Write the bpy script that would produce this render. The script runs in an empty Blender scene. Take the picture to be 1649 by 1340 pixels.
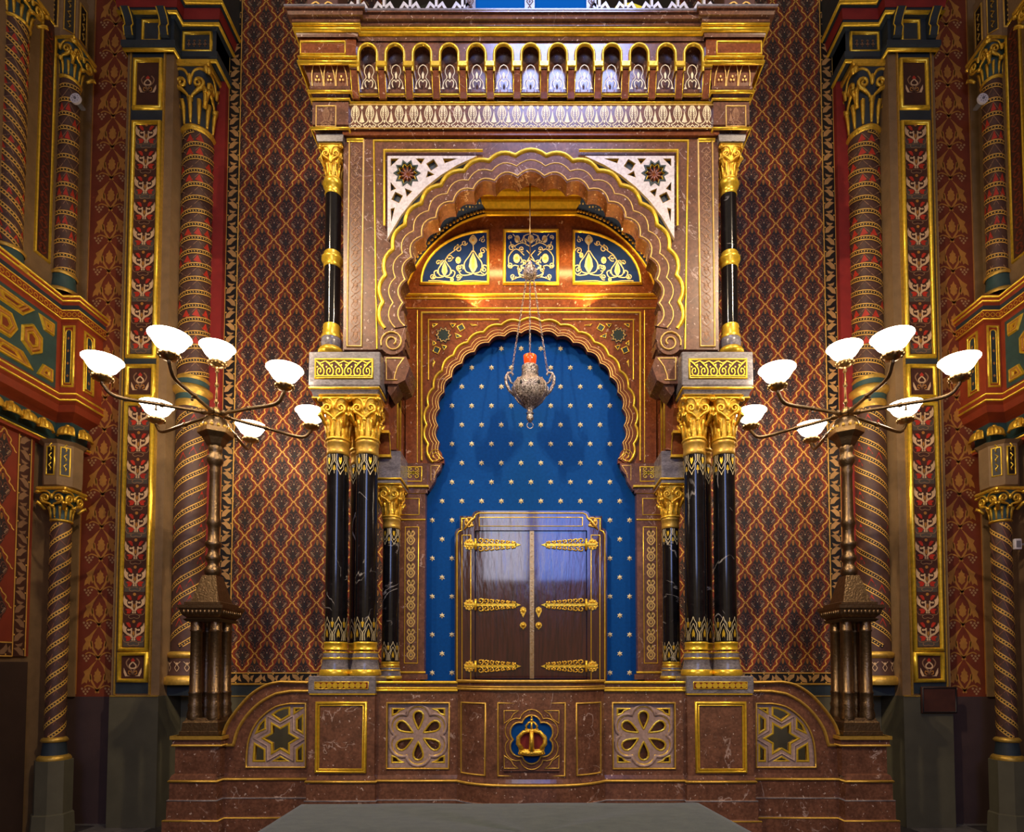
import bpy, math, random
from math import sin, cos, pi, radians, tan, atan2, hypot, sqrt
from mathutils import Vector, Matrix
from mathutils.geometry import tessellate_polygon
random.seed(7)
SC = bpy.context.scene
COL = SC.collection
# ------------------------------------------------------------------ camera
F = 940.0; TH = math.atan(F / 25000.0); CT, ST = cos(TH), sin(TH)
H = 1.6; CX = 855.0; CY = 1072 - F * tan(TH)
cam = bpy.data.objects.new('camera', bpy.data.cameras.new('camera')); COL.objects.link(cam)
cam.location = (0, 0, H); cam.rotation_euler = (pi / 2 + TH, 0, 0)
cam.data.sensor_width = 36; cam.data.lens = F * 36 / 1649
cam.data.shift_x = -(CX - 824.5) / 1649; cam.data.shift_y = (CY - 670) / 1649
cam.data.clip_start = .05; cam.data.clip_end = 60
SC.camera = cam
# ------------------------------------------------------------------ world, exposure, lights
w = bpy.data.worlds.new('world'); SC.world = w; w.use_nodes = True
w.node_tree.nodes['Background'].inputs[0].default_value = (1, .72, .45, 1)
w.node_tree.nodes['Background'].inputs[1].default_value = .30
SC.view_settings.view_transform = 'Standard'; SC.view_settings.look = 'None'
SC.view_settings.gamma = 1; SC.view_settings.use_curve_mapping = False
SC.view_settings.exposure = 0.0
def area(name, loc, aim, sx, sy, power, col, spread=180):
    l = bpy.data.lights.new(name, 'AREA'); l.shape = 'RECTANGLE'; l.size = sx; l.size_y = sy
    l.energy = power; l.color = col; l.spread = radians(spread)
    o = bpy.data.objects.new(name, l); COL.objects.link(o); o.location = loc
    o.rotation_euler = (Vector(aim) - Vector(loc)).to_track_quat('-Z', 'Y').to_euler(); return o
def spot(name, loc, aim, power, col, deg, rad=.08, blend=.6):
    l = bpy.data.lights.new(name, 'SPOT'); l.energy = power; l.color = col
    l.spot_size = radians(deg); l.spot_blend = blend; l.shadow_soft_size = rad
    o = bpy.data.objects.new(name, l); COL.objects.link(o); o.location = loc
    o.rotation_euler = (Vector(aim) - Vector(loc)).to_track_quat('-Z', 'Y').to_euler(); return o
WARM = (1, .77, .52); WARMER = (1, .6, .25)
for s in (-1, 1):
    spot('unseen_ark_spot', (s * 4.3, -1.2, 9.2), (s * -.2, 4.7, 5.6), 1500, WARM, 38)
    spot('unseen_ark_spot', (s * 4.2, -1.0, 8.4), (0, 4.8, 2.6), 1000, WARM, 37)
    area('cornice_uplight', (s * .62, 4.97, 4.86), (s * .3, 4.80, 5.6), .5, .06, 7, (1, .58, .16))
    spot('unseen_ark_spot', (s * 4.2, .2, 8.6), (s * .7, 4.6, 1.2), 700, WARM, 44)  # extra unseen spots, added to brighten the lower part of the ark
area('niche_lamp', (0, 4.90, 5.36), (0, 5.18, 4.7), 2.0, .06, 12, (1, .66, .24))
area('west_window', (.95, -6.5, 5.6), (.2, 4.7, 3.6), 1.5, 3.0, 120, (.16, .32, 1))
area('west_window', (-.75, -6.5, 5.6), (-.2, 4.7, 3.6), 1.3, 3.0, 80, (.75, .78, 1))
area('unseen_blue_toplight', (0.4, 1.2, 10.6), (0, 4.7, 6.4), 2.0, 1.2, 22, (.4, .5, 1), 50)  # unseen bluish light put in overhead to give the frieze its sheen
# ------------------------------------------------------------------ photo geometry -> metres
def PZ(py, Y):
    t = (CY - py) / F
    return H + Y * (t * CT + ST) / (CT - t * ST)
def PX(px, py, Y):
    return (px - CX) * (Y * CT + (PZ(py, Y) - H) * ST) / F
def P(px, py, Y): return (PX(px, py, Y), PZ(py, Y))
def YatZ(py, z):
    t = (CY - py) / F
    return (z - H) * (CT - t * ST) / (t * CT + ST)
def pts(lst, Y): return [P(a, b, Y) for a, b in lst]
# ------------------------------------------------------------------ materials
MATS = {}
class NT:
    def __init__(s, name):
        s.m = bpy.data.materials.new(name); s.m.use_nodes = True
        s.t = s.m.node_tree; s.n = s.t.nodes; s.b = s.n['Principled BSDF']
        s.co = s.n.new('ShaderNodeNewGeometry').outputs['Position']
    def add(s, typ, **kw):
        n = s.n.new(typ)
        for k, v in kw.items(): setattr(n, k, v)
        return n
    def link(s, a, b): s.t.links.new(a, b)
    def noise(s, scale, detail=3, vec=None, rough=.55):
        n = s.add('ShaderNodeTexNoise'); n.inputs['Scale'].default_value = scale
        n.inputs['Detail'].default_value = detail; n.inputs['Roughness'].default_value = rough
        s.link(vec or s.co, n.inputs['Vector']); return n.outputs['Fac']
    def ramp(s, fac, stops):
        r = s.add('ShaderNodeValToRGB'); e = r.color_ramp.elements
        while len(e) < len(stops): e.new(.5)
        for el, (p, c) in zip(e, stops): el.position = p; el.color = (*c, 1)
        s.link(fac, r.inputs[0]); return r.outputs[0]
    def mix(s, fac, a, b, blend='MIX'):
        m = s.add('ShaderNodeMix', data_type='RGBA', blend_type=blend)
        for v, k in ((fac, 0), (a, 6), (b, 7)):
            if hasattr(v, 'links'): s.link(v, m.inputs[k])
            else: m.inputs[k].default_value = (*v, 1) if isinstance(v, tuple) else v
        return m.outputs[2]
    def scaled(s, v):
        m = s.add('ShaderNodeMapping'); m.inputs['Scale'].default_value = v
        s.link(s.co, m.inputs[0]); return m.outputs[0]
    def bump(s, fac, strength, dist=.01):
        b = s.add('ShaderNodeBump'); b.inputs['Strength'].default_value = strength
        b.inputs['Distance'].default_value = dist
        s.link(fac, b.inputs['Height']); s.link(b.outputs[0], s.b.inputs['Normal'])
    def set(s, **kw):
        for k, v in kw.items():
            k = k.replace('_', ' ')
            if hasattr(v, 'links'): s.link(v, s.b.inputs[k])
            else: s.b.inputs[k].default_value = (*v, 1) if isinstance(v, tuple) else v
def C(r, g, b): return tuple((v / 255 / 12.92) if v / 255 <= .04045 else ((v / 255 + .055) / 1.055) ** 2.4 for v in (r, g, b))
def plain(name, c, rough=.6, metal=0, var=.25, vs=14, bump=0, bs=60, **kw):
    t = NT(name); c2 = tuple(max(0, x * (1 - var)) for x in c); c3 = tuple(min(1, x * (1 + var)) for x in c)
    col = t.ramp(t.noise(vs, 4), [(.3, c2), (.7, c3)])
    t.set(Base_Color=col, Roughness=rough, Metallic=metal, **kw)
    if bump: t.bump(t.noise(bs, 3), bump)
    MATS[name] = t.m; return t.m
def marble(name, c1, c2, fleck, vein, rough=.2, fs=26, vamt=.5, famt=.6, vscale=3.0, stretch=(1, 1, 1)):
    t = NT(name); vec = t.scaled(stretch)
    col = t.ramp(t.noise(9, 6, vec, .7), [(.32, c1), (.68, c2)])
    col = t.mix(t.ramp(t.noise(46, 3, vec), [(.35, (0, 0, 0)), (.7, (.6,) * 3)]), col, tuple(x * .55 for x in c1))
    v = t.add('ShaderNodeTexNoise'); v.inputs['Scale'].default_value = vscale; v.inputs['Detail'].default_value = 7
    v.inputs['Distortion'].default_value = .8; t.link(vec, v.inputs['Vector'])
    lo = t.ramp(v.outputs['Fac'], [(.492, (0, 0, 0)), (.5, (vamt,) * 3), (.508, (0, 0, 0))])
    br = t.ramp(t.noise(5, 2, vec), [(.52, (0, 0, 0)), (.62, (1, 1, 1))])
    col = t.mix(t.mix(1.0, lo, br, 'MULTIPLY'), col, vein)
    f = t.noise(fs, 2, vec, .6)
    col = t.mix(t.ramp(f, [(.675, (0, 0, 0)), (.71, (famt,) * 3)]), col, fleck)
    t.set(Base_Color=col, Roughness=rough); t.b.inputs['Specular IOR Level'].default_value = .55
    MATS[name] = t.m; return t.m
BROWN = marble('brown_marble', C(94, 62, 48), C(136, 91, 70), C(215, 190, 175), C(215, 190, 178), .2, 38, .6, .75)
BROWNR = marble('red_marble', C(110, 58, 34), C(150, 84, 48), C(215, 180, 150), C(215, 180, 155), .17)
GREY = marble('grey_marble', C(96, 92, 98), C(150, 145, 150), C(190, 188, 192), C(70, 70, 80), .25, 30, .8, .3, 2.2, (1, 1, 2.2))
BLACK = marble('black_marble', C(12, 12, 15), C(28, 27, 30), C(70, 66, 66), C(190, 185, 180), .11, 30, .75, .15, 1.6)
PALESILV = plain('pale_silvered_stone', C(188, 188, 190), .4, .2, .15)
WHITE = marble('white_marble', C(222, 212, 205), C(240, 232, 228), C(190, 178, 170), C(170, 160, 155), .35)
PINK = marble('rose_stone', C(158, 132, 122), C(182, 154, 142), C(190, 165, 155), C(130, 105, 100), .45)
def goldmat(name, c, rough, metal, bump, bs):
    t = NT(name)
    col = t.ramp(t.noise(35, 4), [(.3, tuple(x * .72 for x in c)), (.7, c)])
    t.set(Base_Color=col, Roughness=rough, Metallic=metal)
    if bump: t.bump(t.noise(bs, 4), bump, .006)
    MATS[name] = t.m; return t.m
GOLD = goldmat('gilding', (1, .66, .05), .28, .6, .25, 40)
GOLDC = goldmat('carved_gilding', (1, .62, .06), .3, .62, .9, 55)
GOLDD = goldmat('dull_gilding', (.78, .48, .08), .4, .6, .4, 50)
GLINE = goldmat('gold_leaf_line', (.86, .55, .14), .4, .35, 0, 1)
GPALE = goldmat('pale_gold_inlay', (.86, .74, .42), .45, .15, 0, 1)
GFAINT = plain('worn_gold_inlay', C(132, 92, 58), .5, .2)
BRONZE = goldmat('bronze', (.25, .165, .085), .32, .9, .5, 70)
BRASS = goldmat('brass', (.52, .33, .13), .28, .9, .3, 60)
def silvermat():
    t = NT('chased_silver')
    n = t.noise(95, 3)
    t.set(Base_Color=t.ramp(n, [(.38, (.10, .075, .065)), (.58, (.62, .55, .50))]), Roughness=.3, Metallic=.9); t.bump(n, 1.0, .012); return t.m
SILVER = silvermat()
BLUE = plain('blue_field', C(0, 64, 132), .85, 0, .12, 40, .1, 200, Specular_IOR_Level=.15)
BLUEP = plain('deep_blue_paint', C(26, 52, 116), .8, 0, .1, Specular_IOR_Level=.15)
NAVY = plain('navy_paint', C(42, 54, 62), .6, 0, .18)
WPDARK = plain('stencil_dark_brown', C(64, 36, 30), .7, 0, .15)
BORDG = plain('stencil_border_gold', C(196, 150, 88), .6, .1, .15)
MAUVE = plain('stencil_mauve', C(138, 88, 66), .7, 0, .15)
SLATE = plain('slate_stencil', C(82, 74, 64), .65, 0, .12)
ORANGER = plain('orange_red_paint', C(150, 58, 26), .6, 0, .15)
TEAL = plain('teal_paint', C(50, 78, 76), .55, 0, .2)
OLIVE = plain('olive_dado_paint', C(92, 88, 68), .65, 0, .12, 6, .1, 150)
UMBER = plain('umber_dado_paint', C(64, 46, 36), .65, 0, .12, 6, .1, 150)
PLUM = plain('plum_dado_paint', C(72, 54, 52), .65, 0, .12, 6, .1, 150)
SAND = plain('sand_plaster', C(136, 108, 72), .75, 0, .14, 10, .2, 120)
CRIMSON = plain('crimson_plaster', C(142, 34, 28), .7, 0, .14, 9, .15, 120)
RUST = plain('rust_wall_paint', C(122, 50, 22), .7, 0, .16, 7, .1, 120)
WPBASE = plain('wallpaper_red_brown', C(140, 52, 26), .7, 0, .16, 4)
WPNAVY = plain('stencil_navy', C(46, 42, 44), .7, 0, .1)
WPTAN = plain('stencil_tan', C(150, 112, 78), .7, 0, .15)
WPLINE = plain('stencil_gold', C(232, 182, 82), .55, .15, .15)
OCHRE = plain('stencil_ochre', C(188, 128, 54), .6, .1, .15)
CREAMD = plain('stencil_dull_cream', C(182, 140, 92), .65, 0, .12)
CREAM = plain('stencil_cream', C(222, 186, 140), .65, 0, .12)
RED = plain('stencil_red', C(186, 48, 26), .6, 0, .15)
SHAFT = plain('painted_shaft', C(84, 56, 46), .55, 0, .2)
DARKBR = plain('dark_brown_stencil_ground', C(70, 34, 22), .65, 0, .2)
BLK = plain('black_paint', C(22, 18, 17), .5, 0, .1)
VELVET = plain('red_velvet', C(110, 22, 16), .8, 0, .2)
DKGREEN = plain('dark_green_glass', C(48, 62, 54), .3, 0, .2)
PLASTIC = plain('white_plastic', C(225, 220, 222), .4, 0, .04)
PLASTICG = plain('grey_plastic', C(120, 118, 125), .4, 0, .04)
def woodmat():
    t = NT('dark_mahogany'); vec = t.scaled((26, 26, 1.4))
    col = t.ramp(t.noise(2.2, 6, vec, .6), [(.3, C(34, 14, 10)), (.62, C(66, 29, 21))])
    t.set(Base_Color=col, Roughness=.16); t.b.inputs['Coat Weight'].default_value = 1.0
    t.b.inputs['Coat Roughness'].default_value = .05
    t.bump(t.noise(1.2, 4, t.scaled((6, 6, 1.2))), .45, .02); MATS['wood'] = t.m; return t.m
WOOD = woodmat()
def clothmat():
    t = NT('green_velvet_cloth')
    col = t.ramp(t.noise(11, 7, t.scaled((1, 2.4, 1)), .8), [(.3, C(50, 66, 56)), (.7, C(92, 106, 90))])
    t.set(Base_Color=col, Roughness=.9); t.b.inputs['Sheen Weight'].default_value = .4
    t.bump(t.noise(300, 2), .4, .004); return t.m
CLOTH = clothmat()
def floormat(name, a, b):
    t = NT(name); t.set(Base_Color=t.ramp(t.noise(12, 6), [(.3, a), (.7, b)]), Roughness=.4); return t.m
STONEL = floormat('light_floor_stone', C(84, 82, 80), C(108, 104, 102))
STONED = floormat('dark_floor_stone', C(44, 41, 42), C(64, 60, 60))
JOINT = floormat('floor_joint', C(26, 25, 25), C(36, 34, 34))
def emis(name, c, s, base=(.9, .9, .9)):
    t = NT(name); t.set(Base_Color=base, Roughness=.3); t.b.inputs['Emission Color'].default_value = (*c, 1)
    t.b.inputs['Emission Strength'].default_value = s; return t.m
OPAL = emis('lit_opal_glass', (1, .83, .6), 18.0)
def redglass():
    t = NT('glowing_red_glass'); t.set(Base_Color=(.8, .06, .01), Roughness=.15)
    t.b.inputs['Emission Color'].default_value = (1, .12, .01, 1); t.b.inputs['Emission Strength'].default_value = .4; return t.m
REDGLASS = redglass(); FLAME = emis('flame', (1, .7, .2), 12)
BLUEPANE = emis('blue_window_glass', (0, .15, .75), .3, (0, .05, .2))
BLUEPANE.node_tree.nodes['Principled BSDF'].inputs['Roughness'].default_value = .9; BLUEPANE.node_tree.nodes['Principled BSDF'].inputs['Specular IOR Level'].default_value = .05
YELPANE = emis('yellow_window_glass', (.9, .75, .05), .8, (.5, .4, .05))
# ------------------------------------------------------------------ mesh builder
class MB:
    def __init__(s, flip=False): s.v = []; s.f = []; s.mi = []; s.sm = []; s.flip = flip
    def add(s, vs, fs, m=0, smooth=False):
        o = len(s.v); s.v += vs
        for f in fs: s.f.append([i + o for i in f]); s.mi.append(m); s.sm.append(smooth)
    def box(s, x0, x1, y0, y1, z0, z1, m=0, b=0):
        x0, x1 = sorted((x0, x1)); y0, y1 = sorted((y0, y1)); z0, z1 = sorted((z0, z1))
        if b:
            r = [(x0, y0 + b), (x0 + b, y0), (x1 - b, y0), (x1, y0 + b), (x1, y1 - b), (x1 - b, y1), (x0 + b, y1), (x0, y1 - b)]
            cx, cy = (x0 + x1) / 2, (y0 + y1) / 2
            def ins(k): return [(cx + (a - cx) * (1 - k / max(.001, (x1 - x0) / 2)), cy + (c - cy) * (1 - k / max(.001, (y1 - y0) / 2))) for a, c in r]
            rows = [(ins(b), z0), (r, z0 + b), (r, z1 - b), (ins(b), z1)]
            vs = [(a, c, z) for rr, z in rows for a, c in rr]
            fs = [[k * 8 + i, k * 8 + (i + 1) % 8, k * 8 + 8 + (i + 1) % 8, k * 8 + 8 + i] for k in range(3) for i in range(8)]
            fs += [list(range(7, -1, -1)), list(range(24, 32))]; s.add(vs, fs, m); return
        s.add([(x, y, z) for z in (z0, z1) for y in (y0, y1) for x in (x0, x1)],
              [[0, 2, 3, 1], [4, 5, 7, 6], [0, 1, 5, 4], [2, 6, 7, 3], [0, 4, 6, 2], [1, 3, 7, 5]], m)
    def rect(s, px0, py0, px1, py1, Y0, Y1, m=0, b=0):
        x0, z0 = P(px0, py1, Y0); x1, z1 = P(px1, py0, Y0); s.box(x0, x1, Y0, Y1, z0, z1, m, b)
    def prism(s, poly, d0, d1, m=0, holes=(), fm=None, mside=None):
        fm = fm or (lambda a, b, d: (a, d, b))
        loops = [list(poly)] + [list(h) for h in holes]
        tri = tessellate_polygon([[Vector((a, b, 0)) for a, b in l] for l in loops])
        flat = [q for l in loops for q in l]; n = len(flat)
        vs = [fm(a, b, d0) for a, b in flat] + [fm(a, b, d1) for a, b in flat]
        fs = []
        for t in tri:
            (ax, ay), (bx, by), (cx, cy) = (flat[i] for i in t)
            t = list(t)
            if (bx - ax) * (cy - ay) - (by - ay) * (cx - ax) < 0: t.reverse()
            fs.append(t); fs.append([i + n for i in reversed(t)])
        s.add(vs, fs, m)
        o = 0; sf = []
        for l in loops:
            k = len(l)
            for i in range(k): a, b = o + i, o + (i + 1) % k; sf.append([a, a + n, b + n, b])
            o += k
        s.add(vs, sf, m if mside is None else mside)
    def grid(s, rows, m=0, smooth=True, closed=False):
        n = len(rows[0]); vs = [q for r in rows for q in r]; fs = []
        for k in range(len(rows) - 1):
            for i in range(n if closed else n - 1):
                j = (i + 1) % n; fs.append([k * n + i, k * n + j, k * n + n + j, k * n + n + i])
        s.add(vs, fs, m, smooth)
    def lathe(s, prof, cx, cy, n=20, m=0, smooth=True, a0=0, a1=2 * pi, rot=0):
        full = abs(a1 - a0 - 2 * pi) < 1e-6; k = n if full else n + 1
        rows = [[(cx + r * cos(rot + a0 + (a1 - a0) * i / n), cy + r * sin(rot + a0 + (a1 - a0) * i / n), z) for i in range(k)] for r, z in prof]
        s.grid(rows, m, smooth, full)
    def tube(s, path, r, n=6, m=0, closed=False, cap=True):
        path = [Vector(p) for p in path]; k = len(path); rows = []
        rr = r if isinstance(r, (list, tuple)) else [r] * k
        up = None
        for i in range(k):
            t = (path[(i + 1) % k] - path[i - 1]) if closed else path[min(i + 1, k - 1)] - path[max(i - 1, 0)]
            if t.length < 1e-9: t = Vector((0, 0, 1))
            t.normalize()
            if up is None: up = t.orthogonal().normalized()
            up = up - t * up.dot(t)
            up = up.normalized() if up.length > 1e-6 else t.orthogonal().normalized()
            sd = t.cross(up)
            rows.append([tuple(path[i] + (up * cos(2 * pi * j / n) + sd * sin(2 * pi * j / n)) * rr[i]) for j in range(n)])
        if closed: rows.append(rows[0])
        s.grid(rows, m, True, True)
        if cap and not closed:
            o = len(s.v) - n * k
            s.f.append([o + i for i in range(n)][::-1]); s.mi.append(m); s.sm.append(False)
            s.f.append([o + n * (k - 1) + i for i in range(n)]); s.mi.append(m); s.sm.append(False)
    def sweep(s, path, prof, fm, closed=False, m=0, smooth=False, lim=2.0):
        k = len(path); rows = []
        for i in range(k):
            pa = path[i - 1] if (closed or i) else None; pb = path[(i + 1) % k] if (closed or i < k - 1) else None
            def nrm(a, b):
                dx, dy = b[0] - a[0], b[1] - a[1]; l = hypot(dx, dy) or 1; return (dy / l, -dx / l)
            if pa is None: n = nrm(path[i], pb)
            elif pb is None: n = nrm(pa, path[i])
            else:
                n1, n2 = nrm(pa, path[i]), nrm(path[i], pb); x, y = n1[0] + n2[0], n1[1] + n2[1]
                l2 = x * x + y * y
                if l2 < 1e-6: n = n1
                else:
                    q = min(2 / l2, lim / sqrt(l2)); n = (x * q, y * q)
            rows.append([fm(path[i][0] + n[0] * o, path[i][1] + n[1] * o, h) for o, h in prof])
        if closed: rows.append(rows[0])
        s.grid(rows, m, smooth)
    def mould(s, path, prof, closed=False, m=0, smooth=False): s.sweep(path, prof, lambda a, b, h: (a, b, h), closed, m, smooth)
    def roll(s, path, out, z, r, closed=False, m=0, n=6):
        s.mould(path, [(out + r * sin(pi * i / n), z + r * cos(pi * i / n)) for i in range(n + 1)], closed, m, True)
    def trace(s, path, Y, w, d, closed=False, m=0, n=5):
        "half-round bead along a path in a plane Y facing the viewer"
        s.sweep(path, [(w * -cos(pi * i / n), d * sin(pi * i / n)) for i in range(n + 1)], lambda a, b, h: (a, Y - h, b), closed, m, True)
    def frame(s, x0, x1, z0, z1, Y, w, d, m=0): s.trace([(x0, z0), (x0, z1), (x1, z1), (x1, z0)], Y, w, d, True, m)
    def pframe(s, px0, py0, px1, py1, Y, w, d, m=0):
        x0, z0 = P(px0, py1, Y); x1, z1 = P(px1, py0, Y); s.frame(x0, x1, z0, z1, Y, w, d, m)
    def bar(s, path, w, d0, d1, closed=False, m=0, fm=None):
        "flat solid band of width w along a path in the XZ plane"
        fm = fm or (lambda a, b, h: (a, h, b))
        s.sweep(path, [(-w / 2, d1), (-w / 2, d0), (w / 2, d0), (w / 2, d1)], fm, closed, m)
    def ball(s, c, rx, ry, rz, m=0, n=10, k=6):
        rows = [[(c[0] + rx * sin(pi * j / k) * cos(2 * pi * i / n), c[1] + ry * sin(pi * j / k) * sin(2 * pi * i / n), c[2] - rz * cos(pi * j / k)) for i in range(n)] for j in range(k + 1)]
        s.grid(rows, m, True, True)
    def mesh(s, name, mats):
        me = bpy.data.meshes.new(name)
        vs = [(-a, b, c) for a, b, c in s.v] if s.flip else s.v
        fs = [f[::-1] for f in s.f] if s.flip else s.f
        me.from_pydata(vs, [], fs)
        for m in (mats if isinstance(mats, (list, tuple)) else [mats]): me.materials.append(m)
        me.polygons.foreach_set('material_index', s.mi); me.polygons.foreach_set('use_smooth', s.sm)
        me.update(); return me
    def build(s, name, mats, parent=None, **kw): return link(s.mesh(name, mats), name, parent, **kw)
def link(me, name, parent=None, loc=None, label=None, cat=None, group=None, kind=None):
    o = bpy.data.objects.new(name, me); COL.objects.link(o)
    if loc: o.location = loc
    if parent:
        o.parent = parent; o.matrix_parent_inverse = Matrix.Translation(WLOC.get(parent.name, Vector())).inverted()
    p = Vector(loc) if loc else Vector(); WLOC[o.name] = p
    for k, v in (('label', label), ('category', cat), ('group', group), ('kind', kind)):
        if v: o[k] = v
    return o
WLOC = {}
def thing(name, loc, label, cat, group=None, kind=None):
    o = bpy.data.objects.new(name, None); COL.objects.link(o); o.location = loc; o.empty_display_size = .1
    WLOC[o.name] = Vector(loc)
    if label: o['label'] = label
    if cat: o['category'] = cat
    if group: o['group'] = group
    if kind or label: o['kind'] = kind or 'thing'
    return o
# ------------------------------------------------------------------ painted and inlaid ornament (thin relief on a surface)
def crv(p, n=4, closed=False):
    out = []; k = len(p)
    for i in range(k if closed else k - 1):
        if closed: a, b, c, d = p[i - 1], p[i], p[(i + 1) % k], p[(i + 2) % k]
        else: a, b, c, d = p[max(i - 1, 0)], p[i], p[i + 1], p[min(i + 2, k - 1)]
        for j in range(n):
            t = j / n
            out.append(tuple(.5 * (2 * b[q] + (c[q] - a[q]) * t + (2 * a[q] - 5 * b[q] + 4 * c[q] - d[q]) * t * t + (3 * b[q] - a[q] - 3 * c[q] + d[q]) * t ** 3) for q in (0, 1)))
    if not closed: out.append(tuple(p[-1]))
    return out
def arc(cx, cy, r, a0, a1, n=8): return [(cx + r * cos(a0 + (a1 - a0) * i / n), cy + r * sin(a0 + (a1 - a0) * i / n)) for i in range(n + 1)]
def mirp(p): return [(-x, y) for x, y in p]
class Orn(MB):
    def __init__(s, fm, flip=False): super().__init__(flip); s.fm = fm; s.T = (0, 0, 1, 1)
    def at(s, u, v, sx=1, sy=None): s.T = (u, v, sx, sx if sy is None else sy); return s
    def q(s, p): u, v, a, b = s.T; return [(u + x * a, v + y * b) for x, y in p]
    def line(s, p, w, m=0, lift=.002, closed=False, mir=False):
        s.sweep(s.q(p), [(-w / 2, lift), (w / 2, lift)], s.fm, closed, m)
        if mir: s.line(mirp(p), w, m, lift, closed)
    def fill(s, p, m=0, lift=.001, mir=False):
        s.add([s.fm(x, y, lift) for x, y in s.q(p)], [list(range(len(p)))], m)
        if mir: s.fill(mirp(p), m, lift)
    def sym(s, p, m=0, lift=.001): s.fill(list(p) + [(-x, y) for x, y in reversed(p) if abs(x) > 1e-6], m, lift)
    def dot(s, x, y, r, m=0, lift=.002, n=6, ry=None): s.fill([(x + r * cos(2 * pi * i / n), y + (ry or r) * sin(2 * pi * i / n)) for i in range(n)], m, lift)
def onY(Y): return lambda u, v, h: (u, Y - h, v)
def onX(X, s=1): return lambda u, v, h: (X + s * h, u, v)          # u runs along Y
def onC(cx, cy, r): return lambda u, v, h: (cx + (r + h) * sin(u / r), cy - (r + h) * cos(u / r), v)
def spiral(cx, cy, r0, r1, a0, turns, n=14): return [(cx + (r0 + (r1 - r0) * i / n) * cos(a0 + 2 * pi * turns * i / n), cy + (r0 + (r1 - r0) * i / n) * sin(a0 + 2 * pi * turns * i / n)) for i in range(n + 1)]
def scallop(cx, cy, R, half0, step, n, bulge, seg=6):
    "cusped multifoil arch in photo px, from left end over the top to the right end"
    ang = [-(half0 + step * k) for k in range(n, -1, -1)] + [half0 + step * k for k in range(n + 1)]
    c = [(cx + R * sin(radians(a)), cy - R * cos(radians(a))) for a in ang]; out = []
    for (ax, ay), (bx, by), a, b in zip(c, c[1:], ang, ang[1:]):
        am = radians((a + b) / 2); L = hypot(bx - ax, by - ay)
        for j in range(seg):
            t = j / seg; h = L * bulge * 4 * t * (1 - t); out.append((ax + (bx - ax) * t + h * sin(am), ay + (by - ay) * t - h * cos(am)))
    out.append(c[-1]); return out
# ------------------------------------------------------------------ planes (metres from the camera)
YB, YPIL, YV, YRED = 5.97, 5.62, 5.75, 5.90
YW, YE, YP, YQ, YWG, YPD, YSC, YN, YF = 4.70, 4.66, 4.55, 4.59, 4.66, 4.57, 4.98, 5.18, 5.25
def st(o): o['kind'] = 'structure'; return o
# ------------------------------------------------------------------ room shell
m = MB(); FZ = .06; m.box(-5.2, 5.2, -3, 6.3, -.2, FZ - .006); floor = st(m.build('floor', JOINT))
tiles = []
def tile(x0, x1, y0, y1, mat):
    key = (round(x1 - x0, 3), round(y1 - y0, 3), mat.name); me = TILE.get(key)
    if not me:
        a = MB(); a.box(0, x1 - x0, 0, y1 - y0, -.03, 0, 0, .004); me = TILE[key] = a.mesh('floor_tile', mat)
    link(me, 'floor_tile', floor, (x0, y0, FZ))
TILE = {}
for s in (-1, 1):
    for k in range(6):
        a, b = sorted((s * (1.2 + .6 * k), s * (1.2 + .6 * (k + 1))))
        tile(a + .004, b - .004, 5.70, 5.96, STONEL)
        tile(a + .004, b - .004, 5.10, 5.692, STONED if k % 2 else STONEL)
        tile(a + .004, b - .004, 4.50, 5.092, STONEL if k % 2 else STONED)
    for k in range(6):
        a, b = sorted((s * (1.2 + .6 * k), s * (1.2 + .6 * (k + 1))))
        tile(a + .004, b - .004, 3.90, 4.492, STONED)
m = MB(); m.box(-5.0, 5.0, YB, 6.2, 0, 9.6); wall = st(m.build('wall_back', WPBASE))
def both(fn, *a):
    for flip in (False, True): fn(flip, *a)
ZD = PZ(1121, YB)
# --- stencilled diaper
EDGE = crv([(0, 0), (.082, .053), (.112, .112), (.245, .185), (.275, .241), (.240, .30), (.282, .347), (.382, .40), (.418, .46), (.5, .5)], 2)
def diaper_cell(o, u, v, a, b):
    o.at(u, v, a, b)
    o.line([(x, .5 - y) for x, y in EDGE], .0115, 2, .003, mir=True)
    o.sym([(0, .43), (.10, .30), (.17, .17), (.26, .10), (.33, 0), (.27, -.12), (.17, -.20), (.12, -.30), (0, -.44)], 3, .0008)
    o.fill([(.03, .30), (.09, .24), (.16, .15), (.10, .15), (.05, .19)], 0, .0015, mir=True)
    o.sym([(0, .22), (.03, .12), (.05, .03), (.02, -.06), (.06, -.12), (.03, -.2), (.05, -.27), (0, -.30)], 0, .0014)
    o.fill([(.09, .08), (.18, .07), (.22, .01), (.12, .0)], 0, .0014, mir=True)
    o.fill([(.06, -.12), (.13, -.06), (.2, .0), (.27, 0), (.24, -.08), (.16, -.14), (.1, -.17)], 0, .0014, mir=True)
    o.dot(0, .28, .05, 1, .002, 8, .085)
    for k in range(3): o.line([(-.035, .24 + .035 * k), (.035, .24 + .035 * k)], .0035, 3, .0025)
    o.line(crv([(.03, .05), (.08, .13), (.17, .13), (.25, .05), (.275, -.03), (.22, -.12), (.1, -.19), (.04, -.24), (.1, -.29), (.03, -.32)], 3), .0055, 5, .002, mir=True)
    o.line(crv([(.18, .06), (.11, .04), (.13, -.02), (.19, .0)], 3), .005, 5, .002, mir=True)
    for k in range(4): o.line([(.11 + .032 * k, -.105 + .032 * k), (.165 + .032 * k, -.125 + .03 * k)], .0055, 4, .0025, mir=True)
    o.line([(.05, .37), (.13, .22)], .004, 5, .002, mir=True)
    o.dot(0, .02, .026, 4, .002, 6, .02); o.dot(0, -.34, .022, 4, .002, 6, .017)
DIA = [WPNAVY, OCHRE, WPLINE, WPDARK, CREAM, MAUVE]
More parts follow.
